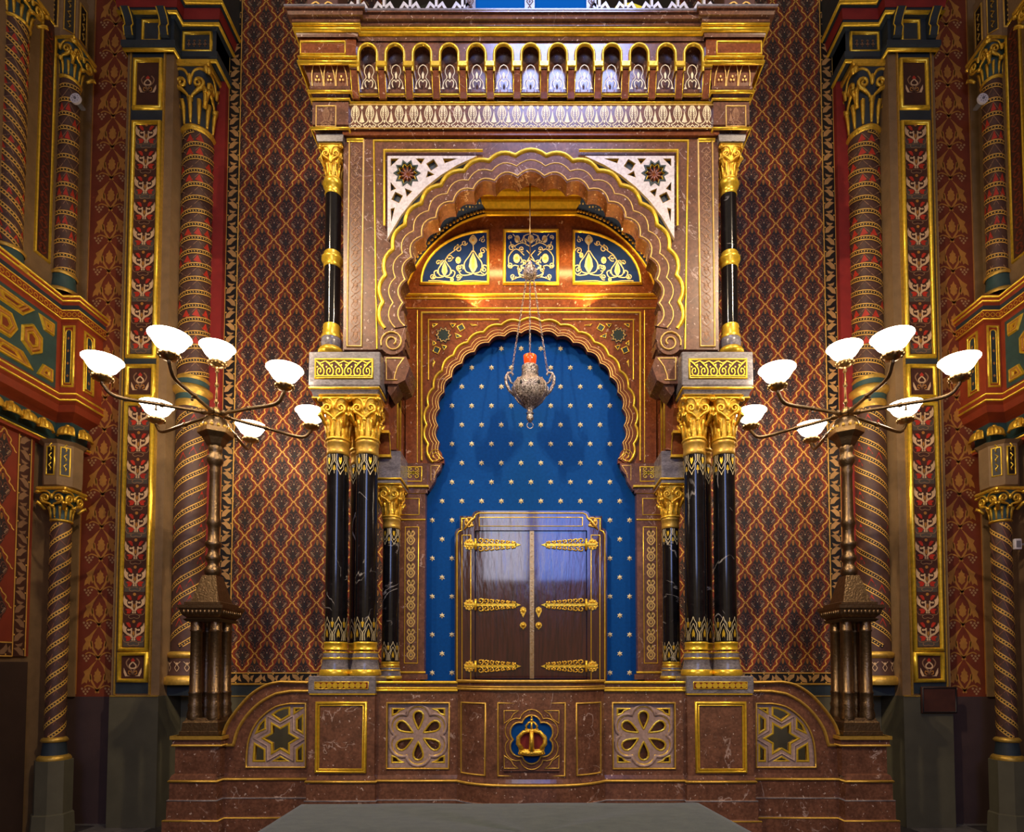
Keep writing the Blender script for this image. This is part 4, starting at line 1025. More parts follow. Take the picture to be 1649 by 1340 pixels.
def lunette(flip):
    rim = pts(arcL, YN)
    m = MB(flip); m.trace(crv(rim, 3), YN + .0, .009, .018); m.build('gilded_arch_line', GOLD, ark)
    o = Orn(onY(YN - .001), flip); k = crv(rim, 5); o.at(0, 0)
    rows = []; n = len(k)
    for Y, sc in ((YN + .0, 1.0), (YN - .06, 1.12), (YN - .14, 1.22), (YN - .2, 1.28)):
        cx, cz = 0, rim[0][1] - .1
        rows.append([(cx + (x - cx) * sc, Y + .02, cz + (z - cz) * sc) for x, z in k])
    m = MB(flip); m.grid(rows, 0); m.build('starred_vault', BLUEDOT, ark)
    m = MB(flip)
    for i in range(2, n - 1, 1):
        x, z = k[i]; m.ball((x * 1.03, YN - .014, rim[0][1] - .1 + (z - rim[0][1] + .1) * 1.035), .014, .008, .014, 0, 6, 4)
    m.build('beaded_edge', GOLDD, ark)
    # lunette panel: quarter round, blue with pale arabesque
    q = [(678, 457)] + [(786 - 108 * cos(pi / 2 * i / 12), 457 - 84 * sin(pi / 2 * i / 12)) for i in range(13)] + [(786, 457)]
    m = MB(flip); m.prism(pts(q[1:], YN), YN - .004, YN + .01); lp = m.build('lunette_panel', BLUEP, ark)
    m = MB(flip); m.trace(pts(q[1:], YN), YN - .002, .012, .018, True); m.build('gilded_frame', GOLD, lp)
    o = Orn(lambda u, v, h: (*P(u, v, YN), 0)[:1] + (YN - .006 - h,) + (PZ(v, YN),), flip)
    def pal(cx, cy, s):
        o.at(cx, cy, s, -s); o.sym([(0, 1), (.22, .5), (.3, .0), (.12, -.35), (0, -.45)], 0, .001)
        o.sym([(0, .8), (.1, .4), (.13, .0), (0, -.3)], 1, .002)
        o.line(crv([(0, -.5), (.5, -.35), (.62, .2), (.3, .7), (.05, 1.1)], 4), 1.6, 0, .002, mir=True)
        o.line(crv([(.1, -.55), (.8, -.6), (1.05, -.1), (.75, .1), (.7, -.2)], 4), 1.6, 0, .002, mir=True)
    pal(762, 430, 23); pal(716, 438, 16); o.at(0, 0)
    def scr(cx, cy, r, a0, t, wd=1.3):
        q = spiral(cx, cy, r, r * .25, a0, t, 12); o.line(q, wd, 0, .002); o.dot(q[-1][0], q[-1][1], 1.6, 0, .003, 6)
        o.fill([q[2], (q[2][0] + 4, q[2][1] - 4), (q[4][0] + 1, q[4][1] + 1)], 0, .002)
    for g in ((738, 402, 7, 2.6, 1.2), (778, 405, 6, 0, -1.2), (740, 432, 6, 1.0, 1.1), (697, 446, 5, 0, 1.2), (724, 416, 6, 2.0, -1.2), (779, 436, 6, 1.5, 1.2), (748, 392, 5, 0, 1.1), (706, 424, 5, 1, -1.1), (738, 447, 5, 2, -1.2), (777, 388, 5, 3, 1.2)): scr(*g)
    for a in ([(690, 453), (706, 453), (735, 455), (752, 453), (784, 454)], [(762, 407), (762, 396), (756, 388), (762, 380), (768, 388), (762, 396)], [(716, 422), (722, 412), (730, 406), (745, 394)]): o.line(crv(a, 4), 1.4, 0, .002)
    for cx, cy, r in ((762, 388, 5), (738, 420, 4.5), (728, 451, 3), (774, 412, 3.5)): o.dot(cx, cy, r, 0, .002, 8, r * 1.3); o.dot(cx, cy, r * .5, 1, .003, 8)
    o.build('arabesque_inlay', [GPALE, GLINE], lp, kind='stuff')
both(lunette)
m = MB(); m.rect(815, 375, 895, 455, YN - .004, YN + .01); cp = m.build('centre_panel', BLUEP, ark)
m = MB(); m.pframe(812, 372, 898, 457, YN - .002, .014, .02); m.build('gilded_frame', GOLD, cp)
o = Orn(lambda u, v, h: (PX(u, v, YN), YN - .006 - h, PZ(v, YN)))
def sym_line(p, w=1.4): o.at(855, 0); q = [(a - 855, b) for a, b in p]; o.line(crv(q, 4), w, 0, .002, mir=True)
for p in ([(855, 452), (872, 447), (886, 452)], [(855, 450), (838, 446), (835, 432), (846, 425), (855, 412), (862, 404)], [(858, 447), (873, 442), (874, 430), (866, 432)], [(862, 436), (880, 428), (889, 432), (891, 415), (884, 405)], [(866, 412), (878, 402), (888, 408)], [(855, 418), (866, 424), (872, 414)], [(856, 398), (870, 392), (884, 398), (888, 390)], [(866, 380), (872, 390), (884, 378)], [(858, 378), (866, 382), (862, 396)]): sym_line(p)
o.at(0, 0)
for cx, cy, r in ((832, 417, 5.5), (878, 417, 5.5), (855, 386, 5), (833, 386, 4.5), (877, 386, 4.5), (855, 438, 5)): o.dot(cx, cy, r, 0, .002, 10, r * 1.4); o.dot(cx, cy, r * .55, 1, .003, 8)
for px, py, r, a0, t in ((826, 446, 5, 0, 1.2), (836, 434, 5, 2, -1.2), (822, 428, 5, 1, 1.2), (844, 424, 5, 3, 1.1), (824, 400, 6, 0, -1.2), (840, 402, 5, 1, 1.2), (822, 383, 4, 2, 1.1), (845, 390, 5, 0, -1.2)):
    for e in (0, 1):
        q = [(1710 - a if e else a, b) for a, b in spiral(px, py, r, r * .25, a0, t, 12)]; o.line(q, 1.3, 0, .002); o.dot(q[-1][0], q[-1][1], 1.6, 0, .003, 6)
o.build('arabesque_inlay', [GPALE, GLINE], cp, kind='stuff')
def inner_spandrel(flip):
    m = MB(flip); m.trace(pts([(855, 503.5), (679, 503.5), (679, 742)], YN), YN, .009, .013); m.trace(pts([(804, 515), (690, 515), (690, 612)], YN), YN, .006, .009); m.trace(pts([(672, 500), (672, 745)], YN), YN, .004, .006); m.build('gilded_fillet', GOLD, ark)
    stp = lambda R, r: [(714 + (R if i % 2 else r) * sin(2 * pi * i / 20), 540 + (R if i % 2 else r) * cos(2 * pi * i / 20)) for i in range(20)]
    m = MB(flip); m.prism(pts(stp(14, 10), YN), YN - .004, YN + .01); r = m.build('star_inlay', DKGREEN, ark)
    m = MB(flip); m.trace(pts(stp(11.5, 8.3), YN), YN - .004, .003, .004, True); m.build('star_line', GLINE, r)
    def rq(cx, cy, s, a): return [(cx + s * cos(radians(a + 90 * i)), cy + s * sin(radians(a + 90 * i))) for i in range(4)]
    for h in (rq(742.5, 528, 6.5, 15), rq(703, 564, 6.5, 70), [(696.5, 522), (704, 522), (697, 528)], [(725, 522), (733.5, 522), (729, 528)], [(733, 537), (743, 542), (735, 545)], [(697, 549), (702, 553), (697, 557)], [(711, 556), (719, 558), (715, 564)], [(757, 522), (768, 524), (760, 525)], [(698, 580), (700, 583), (697, 592)]):
        m = MB(flip); m.prism(pts(h, YN), YN - .003, YN + .01, 0); m.trace(pts(h, YN), YN - .002, .004, .005, True, 1); m.build('spandrel_inlay', [DKGREEN, GOLD], ark)
    m = MB(flip); m.trace(pts(spiral(701, 735, 11, 2.5, -pi * .35, -1.6, 22), YN - .016), YN - .016, .004, .008); m.build('volute_line', GOLD, ark)
    m = MB(flip); m.prism(pts([(701 + 11.5 * cos(2 * pi * i / 16), 735 + 11.5 * sin(2 * pi * i / 16)) for i in range(16)], YN), YN - .014, YN + .03); m.build('volute', BROWNR, ark)
    # corbel, fretted block and jamb pilaster
    m = MB(flip); m.prism(pts([(687, 747), (712, 747), (709, 758), (702, 766), (700, 776), (691, 790), (684, 790)], YN), YN - .01, YN + .05); c_ = m.build('inner_corbel', BROWN, ark)
    m = MB(flip); m.trace(pts([(694, 774), (694, 750), (708, 750), (702, 760), (699, 770)], YN - .01), YN - .01, .003, .006); m.build('corbel_line', GLINE, c_)
    m = MB(flip); m.rect(646, 746, 688, 781, YN - .035, YN + .06, 0); b_ = m.build('fret_block', BROWN, ark)
    m = MB(flip); m.pframe(655, 752, 679, 775, YN - .036, .005, .006); m.rect(640, 781, 690, 784, YN - .05, YN); m.build('gilded_frame', GOLD, b_)
    o = Orn(onY(YN - .037), flip)
    for a, b in ((-1, 1), (1, 1), (-1, -1), (1, -1)):
        u, v = P(667, 763.5, YN); o.at(u, v, .055 * a, .055 * b); o.line(crv([(0, .1), (.5, .2), (.85, .6), (.5, .85), (.3, .6), (.5, .5)], 3), .007, 0, .003); o.line(crv([(.1, 0), (.6, -.0), (.95, .3)], 3), .006, 0, .003)
    o.at(*P(667, 763.5, YN), .02); o.sym([(0, 1.2), (.8, 0), (0, -1.2)], 0, .003); o.build('fretwork', [GOLD], b_)
    m = MB(flip); m.rect(640, 787, 685, 1094, YN - .02, YN + .06, 0); j = m.build('jamb_pilaster', BROWN, ark)
    m = MB(flip); m.rect(640, 786, 688, 794, YN - .03, YN); m.build('jamb_cap', BROWN, j)
    m = MB(flip); m.pframe(646, 803, 675, 829, YN - .02, .004, .006); m.pframe(651, 849, 674, 1068, YN - .02, .004, .006)
    for py, r in ((795, .007), (838, .008), (1083, .010)):
        x0, x1 = PX(640, py, YN), PX(686, py, YN); m.roll([(x0, YN - .02), (x1, YN - .02)], 0, zN(py), r)
    m.build('gilded_frame', GOLD, j)
    m = MB(flip); m.rect(638, 1086, 688, 1094.5, YN - .035, YN); m.build('jamb_foot', BROWN, j)
    o = Orn(onY(YN - .021), flip)
    for k in range(8):
        u, v = P(662.5, 866 + k * 26.3, YN); o.at(u, v, .042, .068)
        o.line(crv([(0, -1.0), (.5, -.75), (.8, -.3), (.35, .1), (.75, .45), (.45, .8), (.1, .55), (0, 1)], 3), .0115, 0, .002, mir=True)
        o.line(crv([(0, -.7), (.35, -.4), (0, 0)], 3), .0095, 0, .002, mir=True); o.sym([(0, .5), (.26, .2), (0, -.1)], 0, .002)
    o.build('arabesque_inlay', [GLINE], j, kind='stuff')
    # slender columns beside the niche with bracketed blocks
    Yr = YSC - .075; zz = lambda py: PZ(py, Yr); x = PX(626, 950, Yr)
    dark_column(flip, x, YSC, .074, 's', (1094, 1066), (832, 780), 849, Yr, .16, .108, .098)
    x0, x1 = PX(600, 750, 4.87), PX(645, 750, 4.87); Y = 4.87; zq = lambda py: PZ(py, Y)
    m = MB(flip); m.box(x0, x1, Y, YN, zq(778), zq(726), 0, .004); b_ = m.build('impost_block', GREY, ark)
    lp = [(x0, YN), (x0, Y), (x1, Y), (x1, YN)]
    m = MB(flip); m.roll(lp, .003, zq(771), .009); m.roll(lp, .0, zq(779), .006); m.build('gilded_moulding', GOLD, b_)
    xa, xb = PX(606, 700, Y), PX(630, 700, Y)
    m = MB(flip); pr = [(5.15, zq(735)), (4.855, zq(735)), (4.84, zq(722)), (4.83, zq(714)), (4.80, zq(706)), (4.77, zq(702)), (4.80, zq(690)), (4.78, zq(678)), (4.74, zq(668)), (4.77, zq(655)), (4.80, zq(640)), (5.15, zq(640))]
    m.prism(pr, xa, xb, 0, (), lambda a, b, d: (d, a, b)); s_ = m.build('scroll_bracket', BROWNR, ark)
    m = MB(flip)
    for py, yy in ((703, 4.775), (736, 4.85)): m.box(xa - .006, xb + .006, yy - .012, yy + .05, zq(py + 2), zq(py - 2))
    for e in (xa, xb): m.tube([(e, a, b) for a, b in pr[1:6]], .005, 5)
    m.build('gilded_edge', GOLD, s_)
both(inner_spandrel)
# blue field and its gilded stars
m = MB(); x0, z0 = P(676, 1095, YF); x1, z1 = P(1034, 528, YF); m.box(x0, x1, YF, YF + .04, z0 - .02, z1); fld = m.build('blue_field', BLUE, ark)
a = MB(); sp = []
for i in range(12): rr = .027 if i % 2 == 0 else .0145; sp.append((rr * sin(pi * i / 6), rr * cos(pi * i / 6)))
a.add([(0, -.010, 0)] + [(x, 0, z) for x, z in sp], [[0, i + 1, (i + 1) % 12 + 1] for i in range(12)]); STAR = a.mesh('gilded_star', GPALE)
for r_ in range(18):
    py = 561.5 + r_ * 30.72
    for k in range(-8, 9):
        px = 855 + (k * 31.8 if r_ % 2 else (k + .5) * 31.8); dx = abs(px - 855)
        if py < 745: ok = hypot(dx, py - 686) < 143
        else: ok = dx < (138 if py < 775 else 165)
        if py > 818 and dx < 121: ok = False
        if ok: x, z = P(px, py, YF); link(STAR, 'gilded_star', fld, (x, YF - .001, z))
# ------------------------------------------------------------------ doors of the ark
YD = 5.215
zD = lambda py: PZ(py, YD)
out = [(733, 1095), (733, 858), (736, 853), (741, 851), (741, 832), (760, 832), (763, 826), (768, 823.5)]
out = out + [(1710 - a, b) for a, b in out[::-1]]
hole = [(765, 1095), (765, 855), (945, 855), (945, 1095)]
poly = out[:8] + out[8:] + hole[::-1]
m = MB(); m.prism(pts(poly, YD), YD - .02, YF); fr = m.build('door_frame', WOOD, ark)
inn = [(a + (3 if a < 855 else -3) * 1.0, b + (3 if b < 1090 else 0)) for a, b in out]
m = MB(); Yg = YD - .02
m.trace(pts(inn, Yg), Yg, .006, .010); m.build('gilded_line', GOLD, fr)
m = MB(); m.pframe(772, 833.5, 938, 847.5, Yg, .004, .007)
for s in (0, 1):
    q = [(744, 1094), (744, 862), (758, 862), (758, 1094)]; m.trace(pts([(1710 - a if s else a, b) for a, b in q], Yg), Yg, .004, .007)
m.build('gilded_line', GOLD, fr)
def door_leaf(flip):
    sd = 'right' if flip else 'left'
    m = MB(flip); m.rect(765.5, 855.5, 853.5, 1093, YD, YD + .03); d = m.build('door', WOOD, ark)
    m = MB(flip)
    for q in ((772, 862, 848, 930), (772, 936, 848, 1086)): pass
    for py in (877, 974, 1073):
        x, z = P(756, py, Yg); y0 = Yg - .006
        m = MB(flip); m.lathe([(0, 0)], 0, 0, 3) if False else None
        m.prism([(x + (.052 if i % 2 else .042) * cos(2 * pi * i / 20), z + (.052 if i % 2 else .042) * sin(2 * pi * i / 20)) for i in range(20)], y0 - .008, y0 + .006); h = m.build('hinge', GOLDC, d)
        m = MB(flip); m.tube([(x + .055, y0 - .008, z - .05), (x + .055, y0 - .008, z + .05)], .011, 8)
        m.box(x + .04, x + .42, YD - .012, YD - .002, z - .012, z + .012); m.box(x - .03, x + .06, y0 - .016, y0, z - .009, z + .009)
        m.prism([(x + .41, z - .018), (x + .46, z), (x + .41, z + .018)], YD - .012, YD - .002); m.build('hinge_strap', GOLD, h)
        m = MB(flip)
        for k in range(7):
            xx = x + .085 + k * .048; s = .050 - k * .0048
            for e in (-1, 1):
                m.tube([(xx + a, YD - .008, z + e * b) for a, b in spiral(.012, .012 + s * .5, s * .62, s * .14, -pi * .6, 1.15, 9)], .0062, 4)
                m.ball((xx + .034, YD - .008, z + e * (s * .9 + .004)), .008, .006, .010, 0, 6, 4)
        for k in range(6): a_ = 2 * pi * k / 6; m.ball((x + .028 * cos(a_), y0 - .01, z + .028 * sin(a_)), .011, .008, .011, 0, 6, 4)
        m.build('hinge_scrollwork', GOLDC, h)
    x, z = P(842.5, 986, YD)
    m = MB(flip); m.prism([(x, z + .05), (x + .024, z + .036), (x + .028, z + .01), (x + .014, z - .02), (x, z - .05), (x - .014, z - .02), (x - .028, z + .01), (x - .024, z + .036)], YD - .01, YD); m.ball((x, YD - .01, z + .012), .014, .01, .018); m.build('keyhole_plate', GOLDC, d)
    x, z = P(842.5, 1007, YD); m = MB(flip)
    m.prism([(x + .03 * cos(pi * i / 4), z + .03 * sin(pi * i / 4)) for i in range(8)], YD - .008, YD); m.ball((x, YD - .028, z), .017, .02, .017); m.ball((x, YD - .006, z - .03), .008, .005, .012); m.build('knob', GOLDC, d)
    # gilded corner leaf of the frame
    x, z = P(756, 843, Yg); m = MB(flip)
    m.tube([(x + a, Yg - .006, z + b) for a, b in spiral(.0, .0, .055, .018, pi * .25, 1.0, 14)], .007, 5); m.tube([(x + a, Yg - .008, z + b) for a, b in ((-.05, -.06), (-.02, -.02), (.02, .03), (.055, .055))], [.004, .014, .014, .004], 5)
    m.ball((x + .02, Yg - .006, z - .02), .02, .008, .014); m.ball((x - .022, Yg - .006, z + .02), .014, .008, .02); m.build('corner_leaf', GOLDD, fr)
both(door_leaf)
m = MB(); m.rect(853, 854, 860, 1093, YD - .008, YD + .01)
for k in range(26):
    x, z = P(856.5, 860 + k * 9.2, YD); m.ball((x, YD - .008, z), .005, .004, .005, 0, 6, 4)
m.build('brass_strip', BRASS, ark)
# ------------------------------------------------------------------ crest above the cornice
zt = PZ(14, YE - .17)
cr = thing('roof_crest', (0, YE, zt), 'silvered palmette cresting and blue glass panels along the top of the shrine', 'cresting')
Yc = YE - .05
a = MB(); x0 = 0
a.bar([(-.07, 0), (-.09, .10), (-.05, .17), (0, .12), (.05, .17), (.09, .10), (.07, 0)], .022, -.02, .02)
a.bar([(-.05, 0), (-.03, .08), (0, .11), (.03, .08), (.05, 0)], .014, -.028, .0); a.bar([(0, .11), (0, .25)], .02, -.02, .02)
a.prism([(-.02, .02), (0, .0), (.02, .02), (0, .07)], -.035, 0, 1); CREST = a.mesh('palmette', [PALESILV, VELVET])
for px in [577 + 42 * k for k in range(5)] + [965 + 42 * k for k in range(5)]:
    x, _ = P(px, 10, Yc); link(CREST, 'palmette', cr, (x, Yc, zt - .004))
for px0, px1 in ((766, 845), (861, 944)):
    xa, xb = PX(px0, 8, Yc), PX(px1, 8, Yc); m = MB(); m.box(xa, xb, Yc, Yc + .02, zt + .002, zt + .5); m.build('blue_glass_panel', BLUEPANE, cr)
for px0, px1 in ((750, 766), (845, 861), (944, 960)):
    xa, xb = PX(px0, 8, Yc), PX(px1, 8, Yc); m = MB(); m.box(xa, xb, Yc - .02, Yc + .04, zt + .002, zt + .55); f_ = m.build('crest_post', GREY, cr)
    o = Orn(onY(Yc - .02)); xm = (xa + xb) / 2
    for k in range(7): o.at(xm, zt + .03 + k * .075, .026, .034); o.line([(0, 1), (1, 0), (0, -1), (-1, 0)], .006, 0, .003, True); o.sym([(0, .4), (.4, 0), (0, -.4)], 0, .003)
    o.build('diamond_inlay', [SHAFT], f_)
xa, xb = PX(750, 8, Yc), PX(960, 8, Yc); m = MB(); m.box(xa, xb, Yc - .03, Yc + .06, zt + .5, zt + .6); m.build('crest_rail', GREY, cr)
for s in (-1, 1):
    xa, xb = sorted((s * PX(500, 8, Yc), s * PX(549, 8, Yc)))
    m = MB(); m.box(xa, xb, Yc - .08, Yc + .2, zt + .002, zt + .4, 0, .006); b_ = m.build('corner_block', DARKBR, cr)
    o = Orn(onY(Yc - .081)); xm = (xa + xb) / 2
    for e in (-1, 1): o.at(xm, zt + .05, .09 * e, .06); o.line(crv([(0, 0), (.5, .8), (1, .3), (.6, -.4), (.3, .1)], 4), .012, 0, .004)
    o.line([(xa - xm + .01) / .09 and (-1.1, -.8), (1.1, -.8)], .012, 0, .004); o.build('scroll_inlay', [GLINE], b_)
# round stained window high behind
wn = st(thing('window_1', (0, YB - .02, 9.0), None, None))
zc = PZ(-150, YB - .02)
m = MB(); m.prism([(1.9 * cos(2 * pi * i / 32), zc + 1.9 * sin(2 * pi * i / 32)) for i in range(32)], YB - .03, YB - .0); m.build('window_surround', BLK, wn)
rnd = random.Random(3)
for rg, nn, r_ in ((.55, 6, .24), (1.15, 12, .26), (1.62, 18, .22)):
    for k in range(nn):
        t = 2 * pi * (k + .5) / nn; m = MB(); cx, cz = rg * cos(t), zc + rg * sin(t)
        m.prism([(cx + r_ * cos(t + pi * i / 4) * .95, cz + r_ * sin(t + pi * i / 4) * .7) for i in range(8)], YB - .038, YB - .03); m.build('pane', YELPANE if (k % 3 == 0) else DKGREEN, wn)
# ------------------------------------------------------------------ marble parapet and base of the ark
zq = lambda py: PZ(py, YQ)
par = thing('marble_parapet', (0, YQ, FZ), 'low brown marble parapet with pierced rosettes and a bowed centre below the shrine', 'parapet')
LED = zq(1097.5)
X497, X603, X737 = PX(497, 1180, YP), PX(603, 1180, YP), PX(737, 1180, YQ)
XPD = -2.602; PH = .19
DR = []
for i in range(25):
    t = -1 + i / 12; DR.append((-X737 * t, YQ - .185 * (1 - abs(t) ** 3.4)))
half = [(XPD - PH, 5.0), (XPD - PH, YPD), (XPD + PH - .035, YPD), (XPD + PH - .035, YWG), (X497, YWG), (X497, YP), (X603, YP), (X603, YQ), (X737, YQ)]
full = half + DR[1:-1] + [(-a, b) for a, b in half[::-1]]
m = MB(); m.mould(full, [(-.02, zq(1245)), (0, zq(1248)), (.01, zq(1254)), (.01, zq(1286)), (.022, zq(1288)), (.022, zq(1317)), (.042, zq(1320)), (.042, FZ)])
m.build('plinth_course', BROWN, par)
m = MB(); m.roll(full, .010, zq(1257.5), .011); m.roll(full, .036, zq(1319.5), .008); m.build('gilded_moulding', GOLDD, par)
m = MB(); m.roll(full, .018, zq(1288), .006); m.build('stone_fillet', GREY, par)
# body
m = MB(); m.box(-1.75, 1.75, YQ + .08, YB - .02, FZ, LED - .01); m.build('base_block', BROWN, par)
def straight(flip):
    Y = YQ
    m = MB(flip)
    x0, x1 = X603, X737; za, zb = zq(1132), zq(1238); xa, xb = PX(623, 1180, Y), PX(723, 1180, Y)
    ring_ = [(x0, zq(1250)), (x0, LED), (x1 + .02, LED), (x1 + .02, zq(1250))]
    m.prism(ring_, Y, Y + .09, 0, [[(xa, zb), (xa, za), (xb, za), (xb, zb)]]); w_ = m.build('parapet_panel', BROWN, par)
    p2 = [(X603, Y), (X737, Y)]
    m = MB(flip)
    for py, o, r in ((1099, .006, .011), (1108, .004, .007), (1112, .006, .010)): m.roll(p2, o, zq(py), r)
    m.build('gilded_moulding', GOLD, w_)
    # pierced rosette
    xm, zm = (xa + xb) / 2, (za + zb) / 2; hx, hz = (xb - xa) / 2, (za - zb) / 2
    m = MB(flip); m.box(xa, xb, Y + .07, Y + .085, zb, za); m.build('rosette_backing', BROWN, w_)
    m = MB(flip); m.frame(xa, xb, zb, za, Y, .007, .010); m.build('gilded_frame', GOLDD, w_)
    s = hx
    def tear(k, g, n=14):
        a0 = pi / 2 + k * pi / 3; p = []
        for j in range(n):
            t = 2 * pi * j / n; c = cos(t); rr = .50 + (.29 + g) * c; ww = (.235 + g) * sin(t) * (.60 + .40 * c)
            p.append((xm + s * (rr * cos(a0) - ww * sin(a0)), zm + s * (rr * sin(a0) + ww * cos(a0))))
        return p
    def lobes(R):
        p = []
        for k in range(6):
            a0 = pi / 2 + k * pi / 3
            for j in range(9):
                b_ = -1.4 + 2.8 * j / 8; q = (R * .61 + R * .39 * cos(b_), R * .39 * sin(b_)); p.append((xm + q[0] * cos(a0) - q[1] * sin(a0), zm + q[0] * sin(a0) + q[1] * cos(a0)))
        return p
    tears = [tear(k, 0) for k in range(6)]
    crn = []
    for sx in (-1, 1):
        for sz in (-1, 1): crn.append([(xm + sx * a_ * s, zm + sz * b_ * s) for a_, b_ in ((.84, .86), (.84, .66), (.70, .70), (.62, .80), (.46, .86))])
    e_ = .006
    plate = [(xa + e_, zb + e_), (xa + e_, za - e_), (xb - e_, za - e_), (xb - e_, zb + e_)]
    m = MB(flip); m.prism(plate, Y + .016, Y + .065, 0, tears + crn)
    m.trace(lobes(s * .985), Y + .016, .012, .010, True)
    ro = m.build('pierced_rosette', PINK, w_)
    m = MB(flip)
    for p in tears + crn:
        for e in (-1, 1): m.sweep(p, [(e * .007, Y + .014), (-e * .001, Y + .012), (-e * .002, Y + .05)], lambda a, b, d: (a, d, b), True)
    for R in (.93, 1.02): m.trace(lobes(s * R), Y + .017, .004, .006, True)
    m.build('gilded_rim', GOLD, ro)
both(straight)
# bowed centre
m = MB(); dz = [zq(1250), LED]
m.grid([[(x, y, z) for x, y in DR] for z in dz], 0, True)
m.add([(x, y, LED) for x, y in DR] + [(DR[-1][0], YQ + .1, LED), (DR[0][0], YQ + .1, LED)], [list(range(len(DR) + 2))]); dr = m.build('bowed_front', BROWN, par)
m = MB()
for py, o, r in ((1096.5, .006, .012), (1105, .004, .006), (1109, .006, .010)): m.roll(DR, o, zq(py) - .0, r)
m.build('gilded_moulding', GOLDD, dr)
YDR = YQ - .185
def onDR(u, v, h):
    t = max(-1, min(1, u / -X737)); return (u, YQ - .185 * (1 - abs(t) ** 3.4) - h, v)
n6 = [(-.007 + .014 * i / 4, .010 * sin(pi * i / 4)) for i in range(5)]
def side_pan(flip):
    m = MB(flip); xs_ = [PX(a, 1180, YDR + .03) for a in (739.5, 742, 746, 752, 760, 770, 781)]
    lo, hi = zq(1243), zq(1131)
    m.sweep([(x, lo) for x in xs_] + [(x, hi) for x in xs_[::-1]], n6, onDR, True, 0, True); m.build('gilded_frame', GOLDD, dr)
both(side_pan)
m = MB(); xa, xb = PX(802, 1180, YDR), PX(910, 1180, YDR); lo, hi = zq(1243), zq(1130)
m.sweep([(xa, lo), (xa, hi), (xb, hi), (xb, lo)], n6, onDR, True, 0, True); m.build('gilded_frame', GOLDD, dr)
xm, zm = (xa + xb) / 2, (lo + hi) / 2 + .002
def hexf(R, dep=.14, n=8):
    p = []
    for k in range(6):
        a0 = pi / 2 + k * pi / 3
        for j in range(n):
            a = a0 + (j / n - .5) * pi / 3; r = R * (.80 + .2 * abs(cos((a - a0) * 3)) ** .8); p.append((xm + r * cos(a), zm + r * sin(a) * 1.04))
    return p
Yx = YDR - .004
m = MB(); m.prism([(xa + .04, lo + .04), (xa + .04, hi - .04), (xb - .04, hi - .04), (xb - .04, lo + .04)], Yx - .006, Yx + .02, 0, [hexf(.172)]); m.build('crest_surround', BROWN, dr)
m = MB(); m.prism(hexf(.18), Yx - .001, Yx + .01); m.build('blue_ground', BLUE, dr)
m = MB(); m.trace(hexf(.174), Yx - .006, .007, .010, True); m.trace(hexf(.215), Yx - .006, .004, .007, True)
for sx in (-1, 1):
    for sz in (-1, 1):
        p = [(xm + sx * .205, zm + sz * .12), (xm + sx * .205, zm + sz * .215), (xm + sx * .10, zm + sz * .215), (xm + sx * .135, zm + sz * .19), (xm + sx * .155, zm + sz * .155)]; m.trace(p, Yx - .006, .004, .006, True)
m.build('gilded_tracery', GOLDD, dr)
# crown
c0 = zm - .115; Yk = Yx - .03
m = MB(); m.prism([(xm + .092 * cos(2 * pi * i / 24) * (1 if sin(2 * pi * i / 24) > 0 else .9), c0 + .10 + (.095 if sin(2 * pi * i / 24) > 0 else .075) * sin(2 * pi * i / 24)) for i in range(24)], Yk - .006, Yk + .03); cw = m.build('crown', VELVET, dr)
m = MB()
m.tube([(xm + .088 * a, Yk - .018 + .02 * a * a, c0 + .02 + .008 * a * a) for a in (-1, -.6, -.2, .2, .6, 1)], .024, 8); m.tube([(xm + .098 * a, Yk - .022 + .02 * a * a, c0 + .006 + .01 * a * a) for a in (-1, -.5, 0, .5, 1)], .009, 6); m.tube([(xm + .095 * a, Yk - .022 + .02 * a * a, c0 + .04 + .01 * a * a) for a in (-1, -.5, 0, .5, 1)], .008, 6)
for e in (-1, 1): m.tube([(xm + e * .07, Yk - .012, c0 + .05), (xm + e * .1, Yk - .012, c0 + .09), (xm + e * .098, Yk - .012, c0 + .135), (xm + e * .06, Yk - .014, c0 + .175), (xm + e * .015, Yk - .02, c0 + .185)], [.017, .018, .017, .015, .012], 7)
m.tube([(xm, Yk - .03, c0 + .04), (xm, Yk - .04, c0 + .11), (xm, Yk - .03, c0 + .18)], [.022, .018, .014], 7)
m.tube([(xm - .05, Yk - .015, c0 + .19), (xm, Yk - .02, c0 + .186), (xm + .05, Yk - .015, c0 + .19)], .012, 6)
for e in (-1, 1): m.tube([(xm + e * .035, Yk - .015, c0 + .195), (xm + e * .042, Yk - .015, c0 + .22), (xm + e * .02, Yk - .015, c0 + .245), (xm, Yk - .015, c0 + .25)], .008, 6)
m.tube([(xm, Yk - .02, c0 + .19), (xm, Yk - .02, c0 + .25)], .008, 6); m.ball((xm, Yk - .015, c0 + .262), .012, .012, .014); m.ball((xm, Yk - .015, c0 + .282), .007, .007, .012)
for k in range(7): m.ball((xm + (k - 3) * .026, Yk - .042, c0 + .022), .007, .006, .007, 0, 6, 4)
m.build('crown_metal', GOLDC, cw)
